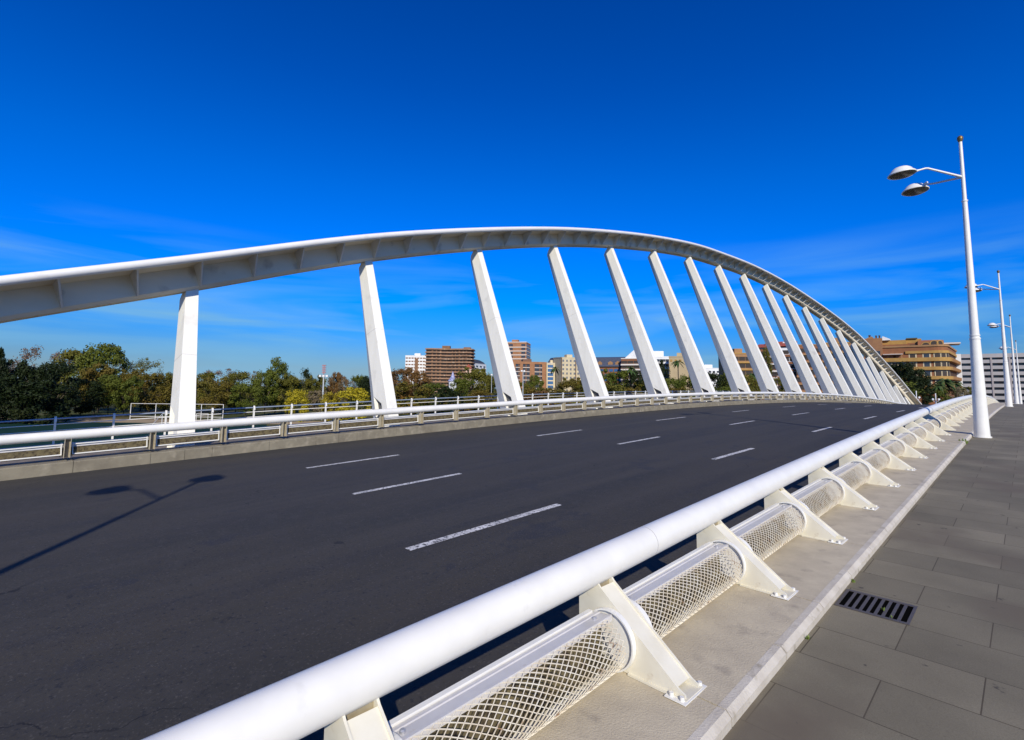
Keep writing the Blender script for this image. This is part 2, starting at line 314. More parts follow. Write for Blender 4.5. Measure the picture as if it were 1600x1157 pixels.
def channel_mesh():
    mb = MB()
    # folded channel above the guard, lower lip rail
    mb.prism([(0.085, 0.585), (0.092, 0.585), (0.092, 0.640), (0.196, 0.652), (0.196, 0.630), (0.203, 0.630), (0.203, 0.668), (0.180, 0.665), (0.174, 0.659), (0.118, 0.653), (0.112, 0.657), (0.085, 0.654)], 'y', L0-0.03, L1+0.03)
    return mb.mesh('channel_rail', chanm)
def liprail_mesh():
    mb = MB(); mb.prism([(0.20, 0.372), (0.262, 0.375), (0.262, 0.390), (0.20, 0.386)], 'y', L0-0.03, L1+0.03)
    return mb.mesh('lip_rail', cream)
def frame_mesh():
    mb = MB(); x0, x1 = 0.050, 0.080
    mb.box(x0, x1, L0, L1, 0.640, 0.664); mb.box(x0, x1, L0, L1, 0.405, 0.430)
    mb.box(x0+0.001, x1-0.001, L0, L0+0.022, 0.430, 0.640); mb.box(x0+0.001, x1-0.001, L1-0.022, L1, 0.430, 0.640)
    return mb.mesh('road_side_frame', tubew)
def guard_mesh(step_l=0.056, step_a=6.2):
    """expanded metal: two families of thin twisted strips wrapped on a part cylinder"""
    mb = MB(); cx_, cz_ = 0.175, 0.507; A0, A1 = -62.0, 84.0
    na = int((A1-A0)/step_a); rad = MR
    def P(y, a, r): t = R(a); return (cx_+r*math.cos(t), y, cz_+r*math.sin(t))
    nl = int((L1-L0)/step_l); hw = 0.0040
    for sgn in (1, -1):
        for i in range(-na, nl+na+1):
            seq = []
            for k in range(na+1):
                y = L0 + i*step_l + sgn*k*step_l*0.5
                seq.append((y, A0+step_a*k))
            seg_pts = [q for q in seq if L0-1e-6 <= q[0] <= L1+1e-6]
            if len(seg_pts) < 2: continue
            vs = []
            for y, a in seg_pts:
                vs += [P(y-hw, a, rad-0.002), P(y+hw, a, rad-0.002), P(y+hw, a, rad+0.002), P(y-hw, a, rad+0.002)]
            fs = []
            for k in range(len(seg_pts)-1):
                o = 4*k
                fs += [(o, o+1, o+5, o+4), (o+1, o+2, o+6, o+5), (o+2, o+3, o+7, o+6), (o+3, o, o+4, o+7)]
            mb.add(vs, fs)
    return mb.mesh('mesh_guard', meshm)
def body_mesh():
    """dirty lamp trough inside the guard"""
    mb = MB()
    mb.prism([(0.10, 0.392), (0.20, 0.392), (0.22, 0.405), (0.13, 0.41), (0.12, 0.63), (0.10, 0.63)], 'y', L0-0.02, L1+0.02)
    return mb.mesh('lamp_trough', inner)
def screw_mesh():
    mb = MB()
    for y in (0,):
        rings = [[(0.146+r_*math.cos(t), y+r_*math.sin(t), z_) for t in [2*math.pi*i/10 for i in range(10)]] for z_, r_ in ((0.652, 0.014), (0.668, 0.013), (0.672, 0.008))]
        mb.loft(rings, True, True, 0, False)
    return mb.mesh('screw', weldm)
BM, RM, CM, LM, FM, GM, OM, SM = bracket_mesh(), ring_mesh(), channel_mesh(), liprail_mesh(), frame_mesh(), guard_mesh(), body_mesh(), screw_mesh()
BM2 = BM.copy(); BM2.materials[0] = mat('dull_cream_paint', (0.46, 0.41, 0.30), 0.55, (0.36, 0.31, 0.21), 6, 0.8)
GMc = guard_mesh(0.08, 10.0)

def bolt_mesh():
    mb = MB()
    for y in (-0.105, 0.105):
        for x in (0.585, 0.648):
            mb.tube([(x, y, 0.345), (x, y, 0.372)], 0.013, 8)
    mb.box(0.555, 0.68, -0.13, 0.13, 0.3455, 0.352)
    return mb.mesh('bolt_foot', tubew)
XB_ = bolt_mesh()

def barrier(label, xt, sgn, k0, k1, near_k, drift=0.0, BR0=BR0, BSP=BSP, BM=BM):
    t = thing('bridge_railing', label, 'railing', (xt, BR0, 0))
    def xoff(y): return -drift*max(0.0, y-3)
    # continuous tube, with joint collars
    ys = [BR0+BSP*k0-0.8 + 0.8*i for i in range(int((k1-k0+1)*BSP/0.8)+1)]
    mb = MB(); mb.tube([(xoff(y), y-BR0, zr(y)+0.875) for y in ys], 0.108, 24)
    mb.build('rail_tube', tubew, t)
    for yj in (20.6, 52, 84) if sgn > 0 else ():
        mb = MB(); mb.tube([(xoff(yj), yj-BR0-0.02, zr(yj)+0.875), (xoff(yj), yj-BR0+0.02, zr(yj+0.04)+0.875)], 0.1095, 24); mb.build('tube_joint', seam, t)
    if sgn > 0:
        for k in range(k0, k1, 4):
            yw = BR0+BSP*k+0.62; mb = MB(); mb.tube([(xoff(yw), yw-BR0-0.003, zr(yw)+0.875), (xoff(yw), yw-BR0+0.003, zr(yw)+0.875)], 0.1086, 24); mb.build('weld_seam', mat('weld_grey', (0.45, 0.43, 0.40), 0.6), t)
    for k in range(k0, k1+1):
        y = BR0 + BSP*k; sl = math.atan(zr(y+0.5)-zr(y-0.5)); sl2 = math.atan((zr(y+BSP)-zr(y))/BSP)
        def put(name, me, tilt, par=t):
            o = link(name, me, par, (xoff(y), y-BR0, zr(y))); o.scale = (sgn, 1, 1); o.rotation_euler = (tilt, 0, 0); return o
        b = put('bracket', BM, 0.0); b.scale = (sgn, 1.0 if sgn > 0 else 0.72, 1)
        if near_k[0] <= k <= near_k[1]:
            o = link('foot_plate', XB_, b)
        put('end_collar', RM, 0.0)
        if k == k1: continue
        put('channel_rail', CM, sl2)
        fr = put('road_side_frame', FM, sl2)
        g = put('mesh_guard', GM if near_k[0] <= k <= near_k[1] else GMc, sl2)
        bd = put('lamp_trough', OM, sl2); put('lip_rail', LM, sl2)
        if near_k[0] <= k <= near_k[1]:
            for ys_ in (L0+0.07, L1-0.07): sc_ = put('screw', SM, sl2); sc_.location.y += ys_; sc_.location.z += ys_*math.tan(sl2)
    return t
barrier('near white tubular railing with mesh guard beside the stone pavement', -2.07, 1, -3, 62, (-1, 10), 0.0125)
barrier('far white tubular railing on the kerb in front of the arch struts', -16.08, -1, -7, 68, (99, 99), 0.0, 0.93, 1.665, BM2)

# ---------------------------------------------------------------- arch bridge
S = 1.0275
yb_m = [3.72, 10.6, 17.75, 25.05, 32.4, 39.8, 47.1, 54.4, 61.7, 69.0, 76.3, 83.6, 91.0, 98.2, 104.9, 111.0, 116.9, 122.4, 126.6]
top_m = [(3.86, 5.20), (10.28, 7.48), (16.94, 9.46), (23.76, 11.22), (30.71, 12.69), (37.64, 13.89), (44.69, 14.8), (51.59, 15.23), (58.44, 15.46), (65.32, 15.32), (72.03, 14.88), (79.03, 14.15), (85.95, 13.25), (93.22, 12.02), (99.99, 10.45), (106.06, 8.33), (111.86, 6.04), (117.43, 3.45)]
tops = [(y*S, CH+(z-CH)*S) for y, z in top_m] + [(124.6, 1.3)]
tops = [(y-0.18, z) for y, z in tops]
yb = [y-0.2 for y in yb_m]
TL = math.tan(0.35287); XS = -16.325*S
X0 = XS + CH*0  # plane passes x = XS - z' * TL through the camera-scaled origin
def ax(z): return -16.325*S - (z - CH*(1-S))*TL
AY = [-16.0, -9.6, -3.2] + [y for y, z in tops] + [129.5, 131.5]
AZ = [-3.6, -0.2, 2.75] + [z for y, z in tops] + [-1.2, -2.2]
def az(y):   # smooth interpolation (Catmull-Rom on non-uniform knots)
    i = max(0, min(len(AY)-2, next((k for k in range(len(AY)-1) if AY[k+1] >= y), len(AY)-2)))
    y0, y1 = AY[i], AY[i+1]; t = (y-y0)/(y1-y0)
    m0 = (AZ[i+1]-AZ[i-1])/(AY[i+1]-AY[i-1]) if i > 0 else (AZ[1]-AZ[0])/(AY[1]-AY[0])
    m1 = (AZ[i+2]-AZ[i])/(AY[i+2]-AY[i]) if i+2 < len(AY) else (AZ[-1]-AZ[-2])/(AY[-1]-AY[-2])
    h = y1-y0; t2 = t*t; t3 = t2*t
    return (2*t3-3*t2+1)*AZ[i]+(t3-2*t2+t)*h*m0+(-2*t3+3*t2)*AZ[i+1]+(t3-t2)*h*m1
arch = thing('arch_bridge', 'white steel arch leaning back over a row of tapering struts', 'bridge', (XS, 60, 0))
AO = Vector((XS, 60, 0))
def aframe(y):
    z = az(y); dz = (az(y+0.3)-az(y-0.3))/0.6
    T = Vector((-TL*dz, 1, dz)).normalized(); H = Vector((1, 0, 0)); H = (H - T*H.dot(T)).normalized(); U = H.cross(T); return Vector((ax(z), y, z)), H, U
def sect(y, pts):
    P, H, U = aframe(y); return [P + H*a + U*b - AO for a, b in pts]
ys = [-15.5 + 0.85*i for i in range(int(146.5/0.85)+1)]
BOX = [(-0.75, 0.05), (-0.55, -0.10), (0.05, -0.10), (0.16, 0.0), (0.20, 0.62), (-0.35, 0.78), (-0.78, 0.55)]
mb = MB(); mb.loft([sect(y, BOX) for y in ys], True, True, 0, False); girder = mb.build('arch_girder', archw, arch)
FL = [(0.18, 0.615), (0.97, 0.72), (0.97, 0.76), (0.18, 0.66)]
mb = MB(); mb.loft([sect(y, FL) for y in ys], True, True, 0, False); mb.build('top_flange', archw, arch)
mb = MB(); ring12 = [(1.0+0.125*math.cos(t), 0.76+0.125*math.sin(t)) for t in [2*math.pi*i/16 for i in range(16)]]
mb.loft([sect(y, ring12) for y in ys], True, True, 0, True); mb.build('edge_tube', white, arch)
# ribs: four per strut bay
rib_y = []
for i in range(len(tops)-1):
    for q in range(4): rib_y.append(tops[i][0] + (tops[i+1][0]-tops[i][0])*q/4 + 0.16)
d0 = (tops[1][0]-tops[0][0])/4
rib_y += [tops[0][0]+0.16 - d0*k for k in range(1, 8)]
RIBP = [(0.163, -0.02), (0.215, -0.03), (0.93, 0.66), (0.90, 0.71), (0.19, 0.612)]
for y in rib_y:
    P, H, U = aframe(y); T = H.cross(U) * -1
    T = U.cross(H)
    mb = MB(); vs = [P+H*a+U*b-AO+T*s_ for s_ in (-0.025, 0.025) for a, b in RIBP]; n = len(RIBP)
    mb.add(vs, [tuple(range(n)), tuple(range(2*n-1, n-1, -1))]+[(i, (i+1) % n, (i+1) % n+n, i+n) for i in range(n)]); mb.build('rib', mat('rib_paint', (0.66, 0.63, 0.55), 0.5, (0.60, 0.57, 0.50)), arch)
# struts: wide flat front, long flanks, tapering back; notch and gusset at the foot
def strut(k, ybase, ytop, ztop):
    zb = zr(ybase)+0.10
    def ctr(z, y): return Vector((ax(z), y, z))
    B, T = ctr(zb, ybase), ctr(ztop-0.02, ytop)
    U = (T-B).normalized(); H = Vector((1, 0, 0)); H = (H-U*H.dot(U)).normalized(); W = U.cross(H)     # W ~ +Y
    Lr = (T-B).length
    def sec(s_, dep, cham, fr, bk, off=0.0):
        C = B + U*(Lr*s_)
        fw = fr*1.32; pts = [(0.0, -fr), (0.0, fr), (-dep, fw), (-dep-cham, bk), (-dep-cham, -bk), (-dep, -fw)]
        return [C + H*(a+off) + W*b - AO for a, b in pts]
    mb = MB(); rings = []
    n0 = min(0.40, 2.0/Lr)
    lo = 0.225; hi = 0.175
    def par(s_): return (0.82-0.32*s_, 0.76-0.42*s_, lo+(hi-lo)*s_, 0.012+0.02*s_)
    for s_ in (n0, 0.5, 1.0):
        d, c, f, b = par(s_); rings.append(sec(s_, d, c, f, b))
    # bevelled head: front reaches higher than the back
    rings[-1] = [p + U*(0.10 if i in (0, 1) else (-0.22 if i in (2, 5) else -0.30)) for i, p in enumerate(rings[-1])]
    mb.loft(rings, True, True, 0, False); o = mb.build('strut', strutw, arch)
    # foot: solid, with a triangular pocket in each flank
    d, c, f, b = par(0.0); d1, c1, f1, b1 = par(n0)
    lowr = sec(0.0, d, c, f, b); upr = sec(n0, d1, c1, f1, b1)
    mb = MB(); mb.v = []
    fr_in = 0.16
    # back block and front block with the pocket between, capped by the sloping top of the pocket
    mb.loft([lowr, upr], True, True, 0, False) if Lr < 2.2 else None
    if Lr >= 2.2:
        A = [lowr[0], lowr[1], upr[1], upr[0]]
        def lerp(p, q, t): return p+(q-p)*t
        # front quarter
        qf = 0.42
        for (pa, pb) in (((lowr[0], lowr[1]), (upr[0], upr[1])),): pass
        lf = [lowr[0], lowr[1], lerp(lowr[1], lowr[2], qf), lerp(lowr[0], lowr[5], qf)]
        uf = [upr[0], upr[1], lerp(upr[1], upr[2], qf), lerp(upr[0], upr[5], qf)]
        mb.loft([lf, uf], True, True, 0, False)
        lb = [lowr[5], lowr[2], lowr[3], lowr[4]]; ub = [upr[5], upr[2], upr[3], upr[4]]
        mb.loft([lb, ub], True, True, 0, False)
        # recessed core, coloured dark as the pocket's shade, and sloping gusset on both flanks
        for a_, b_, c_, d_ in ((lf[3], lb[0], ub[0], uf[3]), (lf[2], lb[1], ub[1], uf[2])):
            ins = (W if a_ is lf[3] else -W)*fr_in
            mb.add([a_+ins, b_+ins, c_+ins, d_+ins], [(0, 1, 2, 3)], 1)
            ta = lerp(a_, d_, 0.58); tb = lerp(b_, c_, 0.80)   # back edge of the pocket is high, front edge low
            mb.add([ta, tb, c_, d_], [(0, 1, 2, 3)])
            mb.add([ta, tb, tb+ins, ta+ins], [(0, 1, 2, 3)])
    ft = mb.build('strut_foot', [strutw, mat('pocket_shade', (0.10, 0.10, 0.10), 0.8)], o); 
    # weathered construction joint
    for sj in (0.56,):
        d, c, f, b = par(sj); r_ = sec(sj, d+0.002, c, f+0.002, b+0.002, 0.0015); r2_ = [p+U*0.010 for p in r_]
        if Lr > 3: mb = MB(); mb.loft([r_, r2_], True, False, 0, False); mb.build('joint', mat('joint_grey', (0.52, 0.50, 0.46), 0.8), o)
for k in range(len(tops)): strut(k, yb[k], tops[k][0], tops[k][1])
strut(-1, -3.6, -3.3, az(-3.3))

# ---------------------------------------------------------------- balustrade on the outer walkway
bal = thing('balustrade', 'slim white post and rail balustrade beyond the arch struts', 'balustrade', (-22, 0, 0))
def along(mbx, dz, r, x=0, seg=6, y0=-30, y1=120): mbx.tube([(x, y, zr(y)+dz) for y in [y0+2*i for i in range(int((y1-y0)/2)+1)]], r, seg)
mb = MB(); along(mb, 0.955, 0.03); mb.build('handrail', mat('handrail_steel', (0.30, 0.36, 0.44), 0.4, metal=0.3), bal)
for dz in (0.78, 0.58, 0.36):
    mb = MB(); along(mb, dz, 0.016); mb.build('cross_rail', tubew, bal)
pm = MB(); pm.box(-0.03, 0.03, -0.028, 0.028, 0.1, 0.93); pm.prism([(-0.04, 0.86), (0.07, 0.86), (0.05, 0.97), (0.0, 1.03), (-0.04, 0.93)], 'y', -0.03, 0.03); pm = pm.mesh('post', tubew)
for k in range(-14, 82):
    y = 0.92+1.49*k; link('post', pm, bal, (0, y, zr(y)))

# ---------------------------------------------------------------- drain grate and weeds
gr = thing('drain_grate', 'black slotted iron drain grate set in the pavement by the kerb', 'drain grate', (-0.95, 4.95, zr(4.95)+PZ))
sl = 0.04492-0.00094*4.95
gr.rotation_euler = (math.atan(sl), 0, 0)
mb = MB(); mb.box(-0.235, 0.235, -0.20, -0.172, -0.02, 0.006); mb.box(-0.235, 0.235, 0.172, 0.20, -0.02, 0.006); mb.box(-0.235, -0.215, -0.172, 0.172, -0.02, 0.006); mb.box(0.215, 0.235, -0.172, 0.172, -0.02, 0.006); mb.build('frame', iron, gr)
for i in range(8):
    x = -0.215 + 0.43*(i+1)/9 ; mb = MB(); mb.box(x-0.0105, x+0.0105, -0.172, 0.172, -0.018, 0.0035); mb.build('bar', iron, gr)
mb = MB(); mb.box(-0.215, 0.215, -0.172, 0.172, 0.0005, 0.0012); mb.build('pit_shade', black, gr)  # thin black sheet painting in the shade below the bars
def weed(loc, n, sz, label, seed):
    rnd = random.Random(seed); mb = MB()
    for i in range(n):
        a = rnd.uniform(0, 6.28); l = rnd.uniform(0.5, 1)*sz; p = Vector((rnd.uniform(-.4, .4)*sz, rnd.uniform(-.4, .4)*sz, 0)); d = Vector((math.cos(a)*0.6, math.sin(a)*0.6, 1)).normalized(); s_ = Vector((-math.sin(a), math.cos(a), 0))*sz*0.16
        mb.add([p-s_*0.4, p+s_*0.4, p+d*l*0.5+s_, p+d*l, p+d*l*0.5-s_], [(0, 1, 2, 3, 4)])
    o = mb.build('weed', mat('weed_green', (0.09, 0.16, 0.02), 0.6, (0.16, 0.20, 0.03), 30), None, loc); tag(o, label, 'weed'); return o
weed((-0.90, 4.90, zr(4.9)+PZ), 5, 0.035, 'tiny green weed poking up through the middle grate slots', 1)
weed((-0.83, 4.80, zr(4.8)+PZ), 4, 0.03, 'tiny green weed at the near edge of the drain grate', 2)
weed((XE+0.012, 5.35, zr(5.35)+PZ), 8, 0.04, 'small weed at the kerb foot just past the drain grate', 3)
weed((XE+0.015, 4.05, zr(4.05)+PZ), 8, 0.035, 'small weed at the kerb foot nearest the viewer', 4)
weed((XE-0.05, 16.9, zr(16.9)+PZ), 14, 0.16, 'yellow green weed tuft growing at the kerb gap before the lamp post', 5)

# ---------------------------------------------------------------- street lamps
def make_lamp(label):
    t = thing('street_lamp', label, 'street lamp', (0, 0, 0), 0, 'twin arm white street lamps on the pavement')
    mb = MB(); mb.tube([(0, 0, 0), (0, 0, 0.25), (0, 0, 2.74)], [0.172, 0.165, 0.112], 28)
    mb.tube([(0, 0, 2.74), (0, 0, 4.8), (0, 0, 6.66)], [0.103, 0.078, 0.058], 24); mb.tube([(0, 0, 6.66), (0, 0, 8.44)], [0.050, 0.040], 20); mb.build('pole', tubew, t)
    for z, r in ((2.70, 0.124), (2.79, 0.116), (6.64, 0.072)):
        mb = MB(); mb.tube([(0, 0, z-0.012), (0, 0, z+0.022)], r, 28); mb.build('collar', tubew, t)
    mb = MB(); mb.tube([(0, 0, 8.40), (0, 0, 8.47), (0, 0, 8.52), (0, 0, 8.55), (0, 0, 8.58)], [0.045, 0.068, 0.072, 0.06, 0.03], 16); mb.build('finial', bronze, t)
    mb = MB(); mb.tube([(0, 0, 0), (0, 0, 0.035)], 0.20, 24); mb.build('base_plate', tubew, t)
    for a, ex in ((212, 0.0), (142, 0.0)):
        d = Vector((math.cos(R(a)), math.sin(R(a)), 0))
        arm = MB(); arm.tube([d*0.02+Vector((0, 0, 7.36)), d*0.84+Vector((0, 0, 7.69 if a > 180 else 7.52)), d*0.90+Vector((0, 0, 7.695 if a > 180 else 7.535)), d*1.22+Vector((0, 0, 7.62))], [0.034, 0.028, 0.027, 0.024], 12); ao = arm.build('arm', tubew, t)
        c = d*1.50+Vector((0, 0, 7.59 if a > 180 else 7.555)); hd = MB()
        tilt = Matrix.Rotation(R(4), 3, Vector((-d.y, d.x, 0)))
        prof = [(0.345, -0.035), (0.355, -0.02), (0.345, 0.0), (0.315, 0.03), (0.295, 0.045), (0.28, 0.06), (0.245, 0.12), (0.175, 0.175), (0.085, 0.205), (0.01, 0.212)]
        rings = [[c + tilt @ Vector((r*math.cos(t_), r*math.sin(t_), z*1.0)) for t_ in [2*math.pi*i/28 for i in range(28)]] for r, z in prof]
        hd.loft(rings, True, True, 0, True); ho = hd.build('lamp_head', tubew, ao)
        gl = MB(); prof = [(0.335, -0.03), (0.31, -0.055), (0.26, -0.08), (0.13, -0.10), (0.01, -0.105)]
        rings = [[c + tilt @ Vector((r*math.cos(t_), r*math.sin(t_), z)) for t_ in [2*math.pi*i/28 for i in range(28)]] for r, z in prof]
        gl.loft(rings, True, True, 0, True); gl.build('lamp_glass', glassd, ao)
        nk = MB(); nk.tube([d*1.08+Vector((0, 0, 7.655)), d*1.28+Vector((0, 0, 7.60))], [0.03, 0.045], 10); nk.build('neck', tubew, ao)
    return t
LAMPX = -1.0
lab = ['nearest twin arm white street lamp, tall pole standing at the pavement kerb', 'second white street lamp along the kerb, behind the nearest pole', 'third white street lamp, small in front of the grey building', 'fourth white street lamp at the right picture edge, smallest in view', 'street lamp behind the viewer casting its shadow over the road']
lamp = make_lamp(lab[0])
for i, y in enumerate((18.9, 43.9, 68.0, 92.0, -5.2)):
    o = lamp if i == 0 else copy_tree(lamp)
    o['label'] = lab[i]; x = LAMPX - (0.0 if i < 3 else 0.0); o.location = (x, y, zr(y)+PZ)
exec_bg = True

# ================================================================ BACKGROUND
GZ = -7.0
def at(px, py, D):
    return Vector((0, 0, CH)) + FWD*D + RGT*((px-CX)/FPX*D) - UPV*((py-CY)/FPX*D)
def gpt(px, D, z):       # point at depth D in column px, at height z
    p = at(px, 606, D); p.z = z; return p
grass = mat('park_grass', (0.045, 0.065, 0.02), 0.9, (0.10, 0.095, 0.04), 0.08, 1.0, col3=(0.13, 0.10, 0.05), scale3=0.05, thr=(0.55, 0.7))
grass.node_tree.nodes['Principled BSDF'].inputs['Specular IOR Level'].default_value = 0.05
mb = MB(); mb.add([(-3500, -3500, GZ), (3500, -3500, GZ), (3500, 3500, GZ), (-3500, 3500, GZ)], [(0, 1, 2, 3)]); struct(mb.build('ground', grass), 'grassy park ground in the old river bed below the bridge', 'ground')
mb = MB()
a, b, c, d = gpt(-150, 30, GZ+.01), gpt(420, 60, GZ+.01), gpt(420, 118, GZ+.01), gpt(-150, 118, GZ+.01)
for q in (a, b, c, d): q.z = GZ+0.012
mb.add([a, b, c, d], [(0, 1, 2, 3)]); struct(mb.build('sports_pitch', mat('turf', (0.010, 0.035, 0.028), 0.9, (0.014, 0.042, 0.030), 0.3, spec=0.05)), 'dark green artificial turf pitch beside the bridge', 'pitch')
mb = MB(); a, b, c, d = gpt(-80, 119, GZ), gpt(620, 119, GZ), gpt(640, 131, GZ), gpt(-80, 131, GZ)
for q in (a, b, c, d): q.z = GZ+0.008
mb.add([a, b, c, d], [(0, 1, 2, 3)]); struct(mb.build('path', mat('sand', (0.42, 0.31, 0.17), 0.9, (0.30, 0.22, 0.12), 0.3)), 'sandy path running behind the pitch', 'path')
# terrace with the street at the far end of the bridge
TZ = -2.35
mb = MB(); mb.box(-75, 260, 131.8, 900, GZ-1, TZ); struct(mb.build('street_terrace', mat('street_asphalt', (0.07, 0.07, 0.07), 0.9, (0.10, 0.095, 0.09), 0.5)), 'street level ground at the far end of the bridge', 'street')

# ---------------------------------------------------------------- trees
leafmats = {}
def leafmat(name, c1, c2, c3):
    if name in leafmats: return leafmats[name]
    M = mat('leaves_'+name, c1, 0.65, c2, 0.9, 1.0, detail=2, col3=c3, scale3=0.45, thr=(0.50, 0.66), spec=0.2)
    leafmats[name] = M; return M
PAL = {
 'dark': ((0.009, 0.017, 0.003), (0.017, 0.027, 0.004), (0.024, 0.026, 0.005)),
 'green': ((0.058, 0.076, 0.008), (0.105, 0.118, 0.012), (0.13, 0.115, 0.014)),
 'olive': ((0.080, 0.080, 0.010), (0.125, 0.112, 0.013), (0.15, 0.105, 0.014)),
 'gold': ((0.20, 0.155, 0.010), (0.30, 0.235, 0.014), (0.15, 0.14, 0.012)),
 'lime': ((0.26, 0.22, 0.010), (0.40, 0.32, 0.014), (0.15, 0.16, 0.010)),
 'rust': ((0.12, 0.062, 0.018), (0.16, 0.085, 0.024), (0.090, 0.075, 0.016)),
 'autumn': ((0.125, 0.082, 0.012), (0.095, 0.090, 0.011), (0.060, 0.068, 0.009)),
 'bare': ((0.13, 0.085, 0.055), (0.17, 0.115, 0.075), (0.10, 0.075, 0.04)),
 'greybrown': ((0.15, 0.115, 0.060), (0.18, 0.14, 0.08), (0.11, 0.105, 0.035)),
}
bark = mat('bark', (0.10, 0.075, 0.05), 0.9, (0.06, 0.045, 0.03), 3)
CROWN = {}; TRUNK = {}
def crown_mesh(shape, color, seed):
    key = (shape, color, seed)
    if key in CROWN: return CROWN[key]
    rnd = random.Random(hash((shape, seed)) & 0xffff if False else seed*31+len(shape)); mb = MB()
    # unit tree: height 1, crown half-width 0.5
    if shape == 'round': z0, zc, rz_, nb, nl, leaf, sp = 0.16, 0.58, 0.42, 56, 130, 0.050, 1.0
    elif shape == 'tall': z0, zc, rz_, nb, nl, leaf, sp = 0.10, 0.54, 0.46, 56, 120, 0.046, 1.0
    elif shape == 'cone': z0, zc, rz_, nb, nl, leaf, sp = 0.06, 0.5, 0.5, 60, 110, 0.042, 1.0
    elif shape == 'sparse': z0, zc, rz_, nb, nl, leaf, sp = 0.22, 0.60, 0.38, 60, 60, 0.032, 1.0
    else: z0, zc, rz_, nb, nl, leaf, sp = 0.0, 0.45, 0.55, 46, 120, 0.062, 1.0    # bush
    for b in range(nb):
        while True:
            p = Vector((rnd.uniform(-1, 1), rnd.uniform(-1, 1), rnd.uniform(-1, 1)))
            if 0.25 < p.length < 1: break
        q = p.normalized()*(p.length**0.5)
        z = zc+q.z*rz_; k = 0.40
        if shape == 'cone': k = 0.40*max(0.12, 1.05-z)
        if shape == 'tall': k = 0.36*(1.0-0.35*max(0, (z-0.5)*2))
        x, y = q.x*k, q.y*k; br = rnd.uniform(0.07, 0.15)*(0.7 if shape in ('cone', 'sparse') else 1)
        if z > 0.9: br *= 0.7
        for i in range(nl):
            d = Vector((rnd.gauss(0, 1), rnd.gauss(0, 1), rnd.gauss(0, 1)*0.75)); d.normalize(); r = br*(rnd.random()**0.4)
            c = Vector((x, y, z)) + d*r
            if c.z < z0*0.6: continue
            nrm = (d + Vector((rnd.uniform(-.9, .9), rnd.uniform(-.9, .9), rnd.uniform(-.5, .9)))).normalized()
            a = nrm.orthogonal().normalized(); a = (a*math.cos(rnd.uniform(0, 6.3)) + nrm.cross(a)*math.sin(rnd.uniform(0, 6.3))).normalized(); bb = nrm.cross(a); s_ = leaf*rnd.uniform(0.45, 1.0)*0.5
            mb.add([c-a*s_, c-bb*s_*0.6, c+a*s_, c+bb*s_*0.6], [(0, 1, 2, 3)])
    me = bpy.data.meshes.new('crown'); me.from_pydata(mb.v, [], mb.f); me.materials.append(leafmat(color, *PAL[color]))
    CROWN[key] = me; return me
def trunk_mesh(shape, seed):
    key = (shape, seed)
    if key in TRUNK: return TRUNK[key]
    rnd = random.Random(seed+99); mb = MB()
    h = {'round': 0.35, 'tall': 0.5, 'cone': 0.45, 'sparse': 0.4, 'bush': 0.2}[shape]
    mb.tube([(0, 0, -0.02), (0.01, 0, h*0.5), (0, 0.01, h)], [0.024, 0.017, 0.010], 7)
    nlimb = 14 if shape in ('sparse', 'bare') else 8
    for i in range(nlimb):
        a = rnd.uniform(0, 6.28); zz = rnd.uniform(0.5, 1)*h; l = rnd.uniform(0.18, 0.36); up = rnd.uniform(0.5, 1.3)
        e = Vector((math.cos(a)*l, math.sin(a)*l, zz+up*l*0.9)); mid = Vector((e.x*0.45, e.y*0.45, zz+(e.z-zz)*0.55)); mb.tube([(0, 0, zz), mid, e], [0.010, 0.007, 0.002], 5)
        for j in range(3):
            b = a+rnd.uniform(-1, 1); l2 = rnd.uniform(0.06, 0.16); mb.tube([mid, mid+Vector((math.cos(b)*l2, math.sin(b)*l2, l2*1.2))], [0.005, 0.0015], 4)
    TRUNK[key] = mb.mesh('trunk', bark); return TRUNK[key]
tcount = 0
def tree(px, topy, D, wpx, shape, color, label, z=GZ, name=None, cat=None, rot=None):
    global tcount; tcount += 1
    base = gpt(px, D, z); top = at(px, topy, D).z; h = max(1.0, top-z); wd = wpx/FPX*D*(1.28 if px > 600 else 1.12)
    nm = name or {'cone': 'conifer_tree', 'bush': 'shrub'}.get(shape, 'leafy_tree'); ct = cat or ('shrub' if shape == 'bush' else 'tree')
    t = thing(nm, label, ct, base, rot if rot is not None else tcount*2.4)
    seed = tcount % 3
    sc = (wd/0.86, wd/0.86, h/0.98)
    if shape != 'bush':
        o = link('trunk', trunk_mesh(shape, seed), t); o.scale = (min(wd, h)/0.95, min(wd, h)/0.95, h/0.98)
    o = link('crown', crown_mesh(shape, color, seed), t); o.scale = sc
    return t
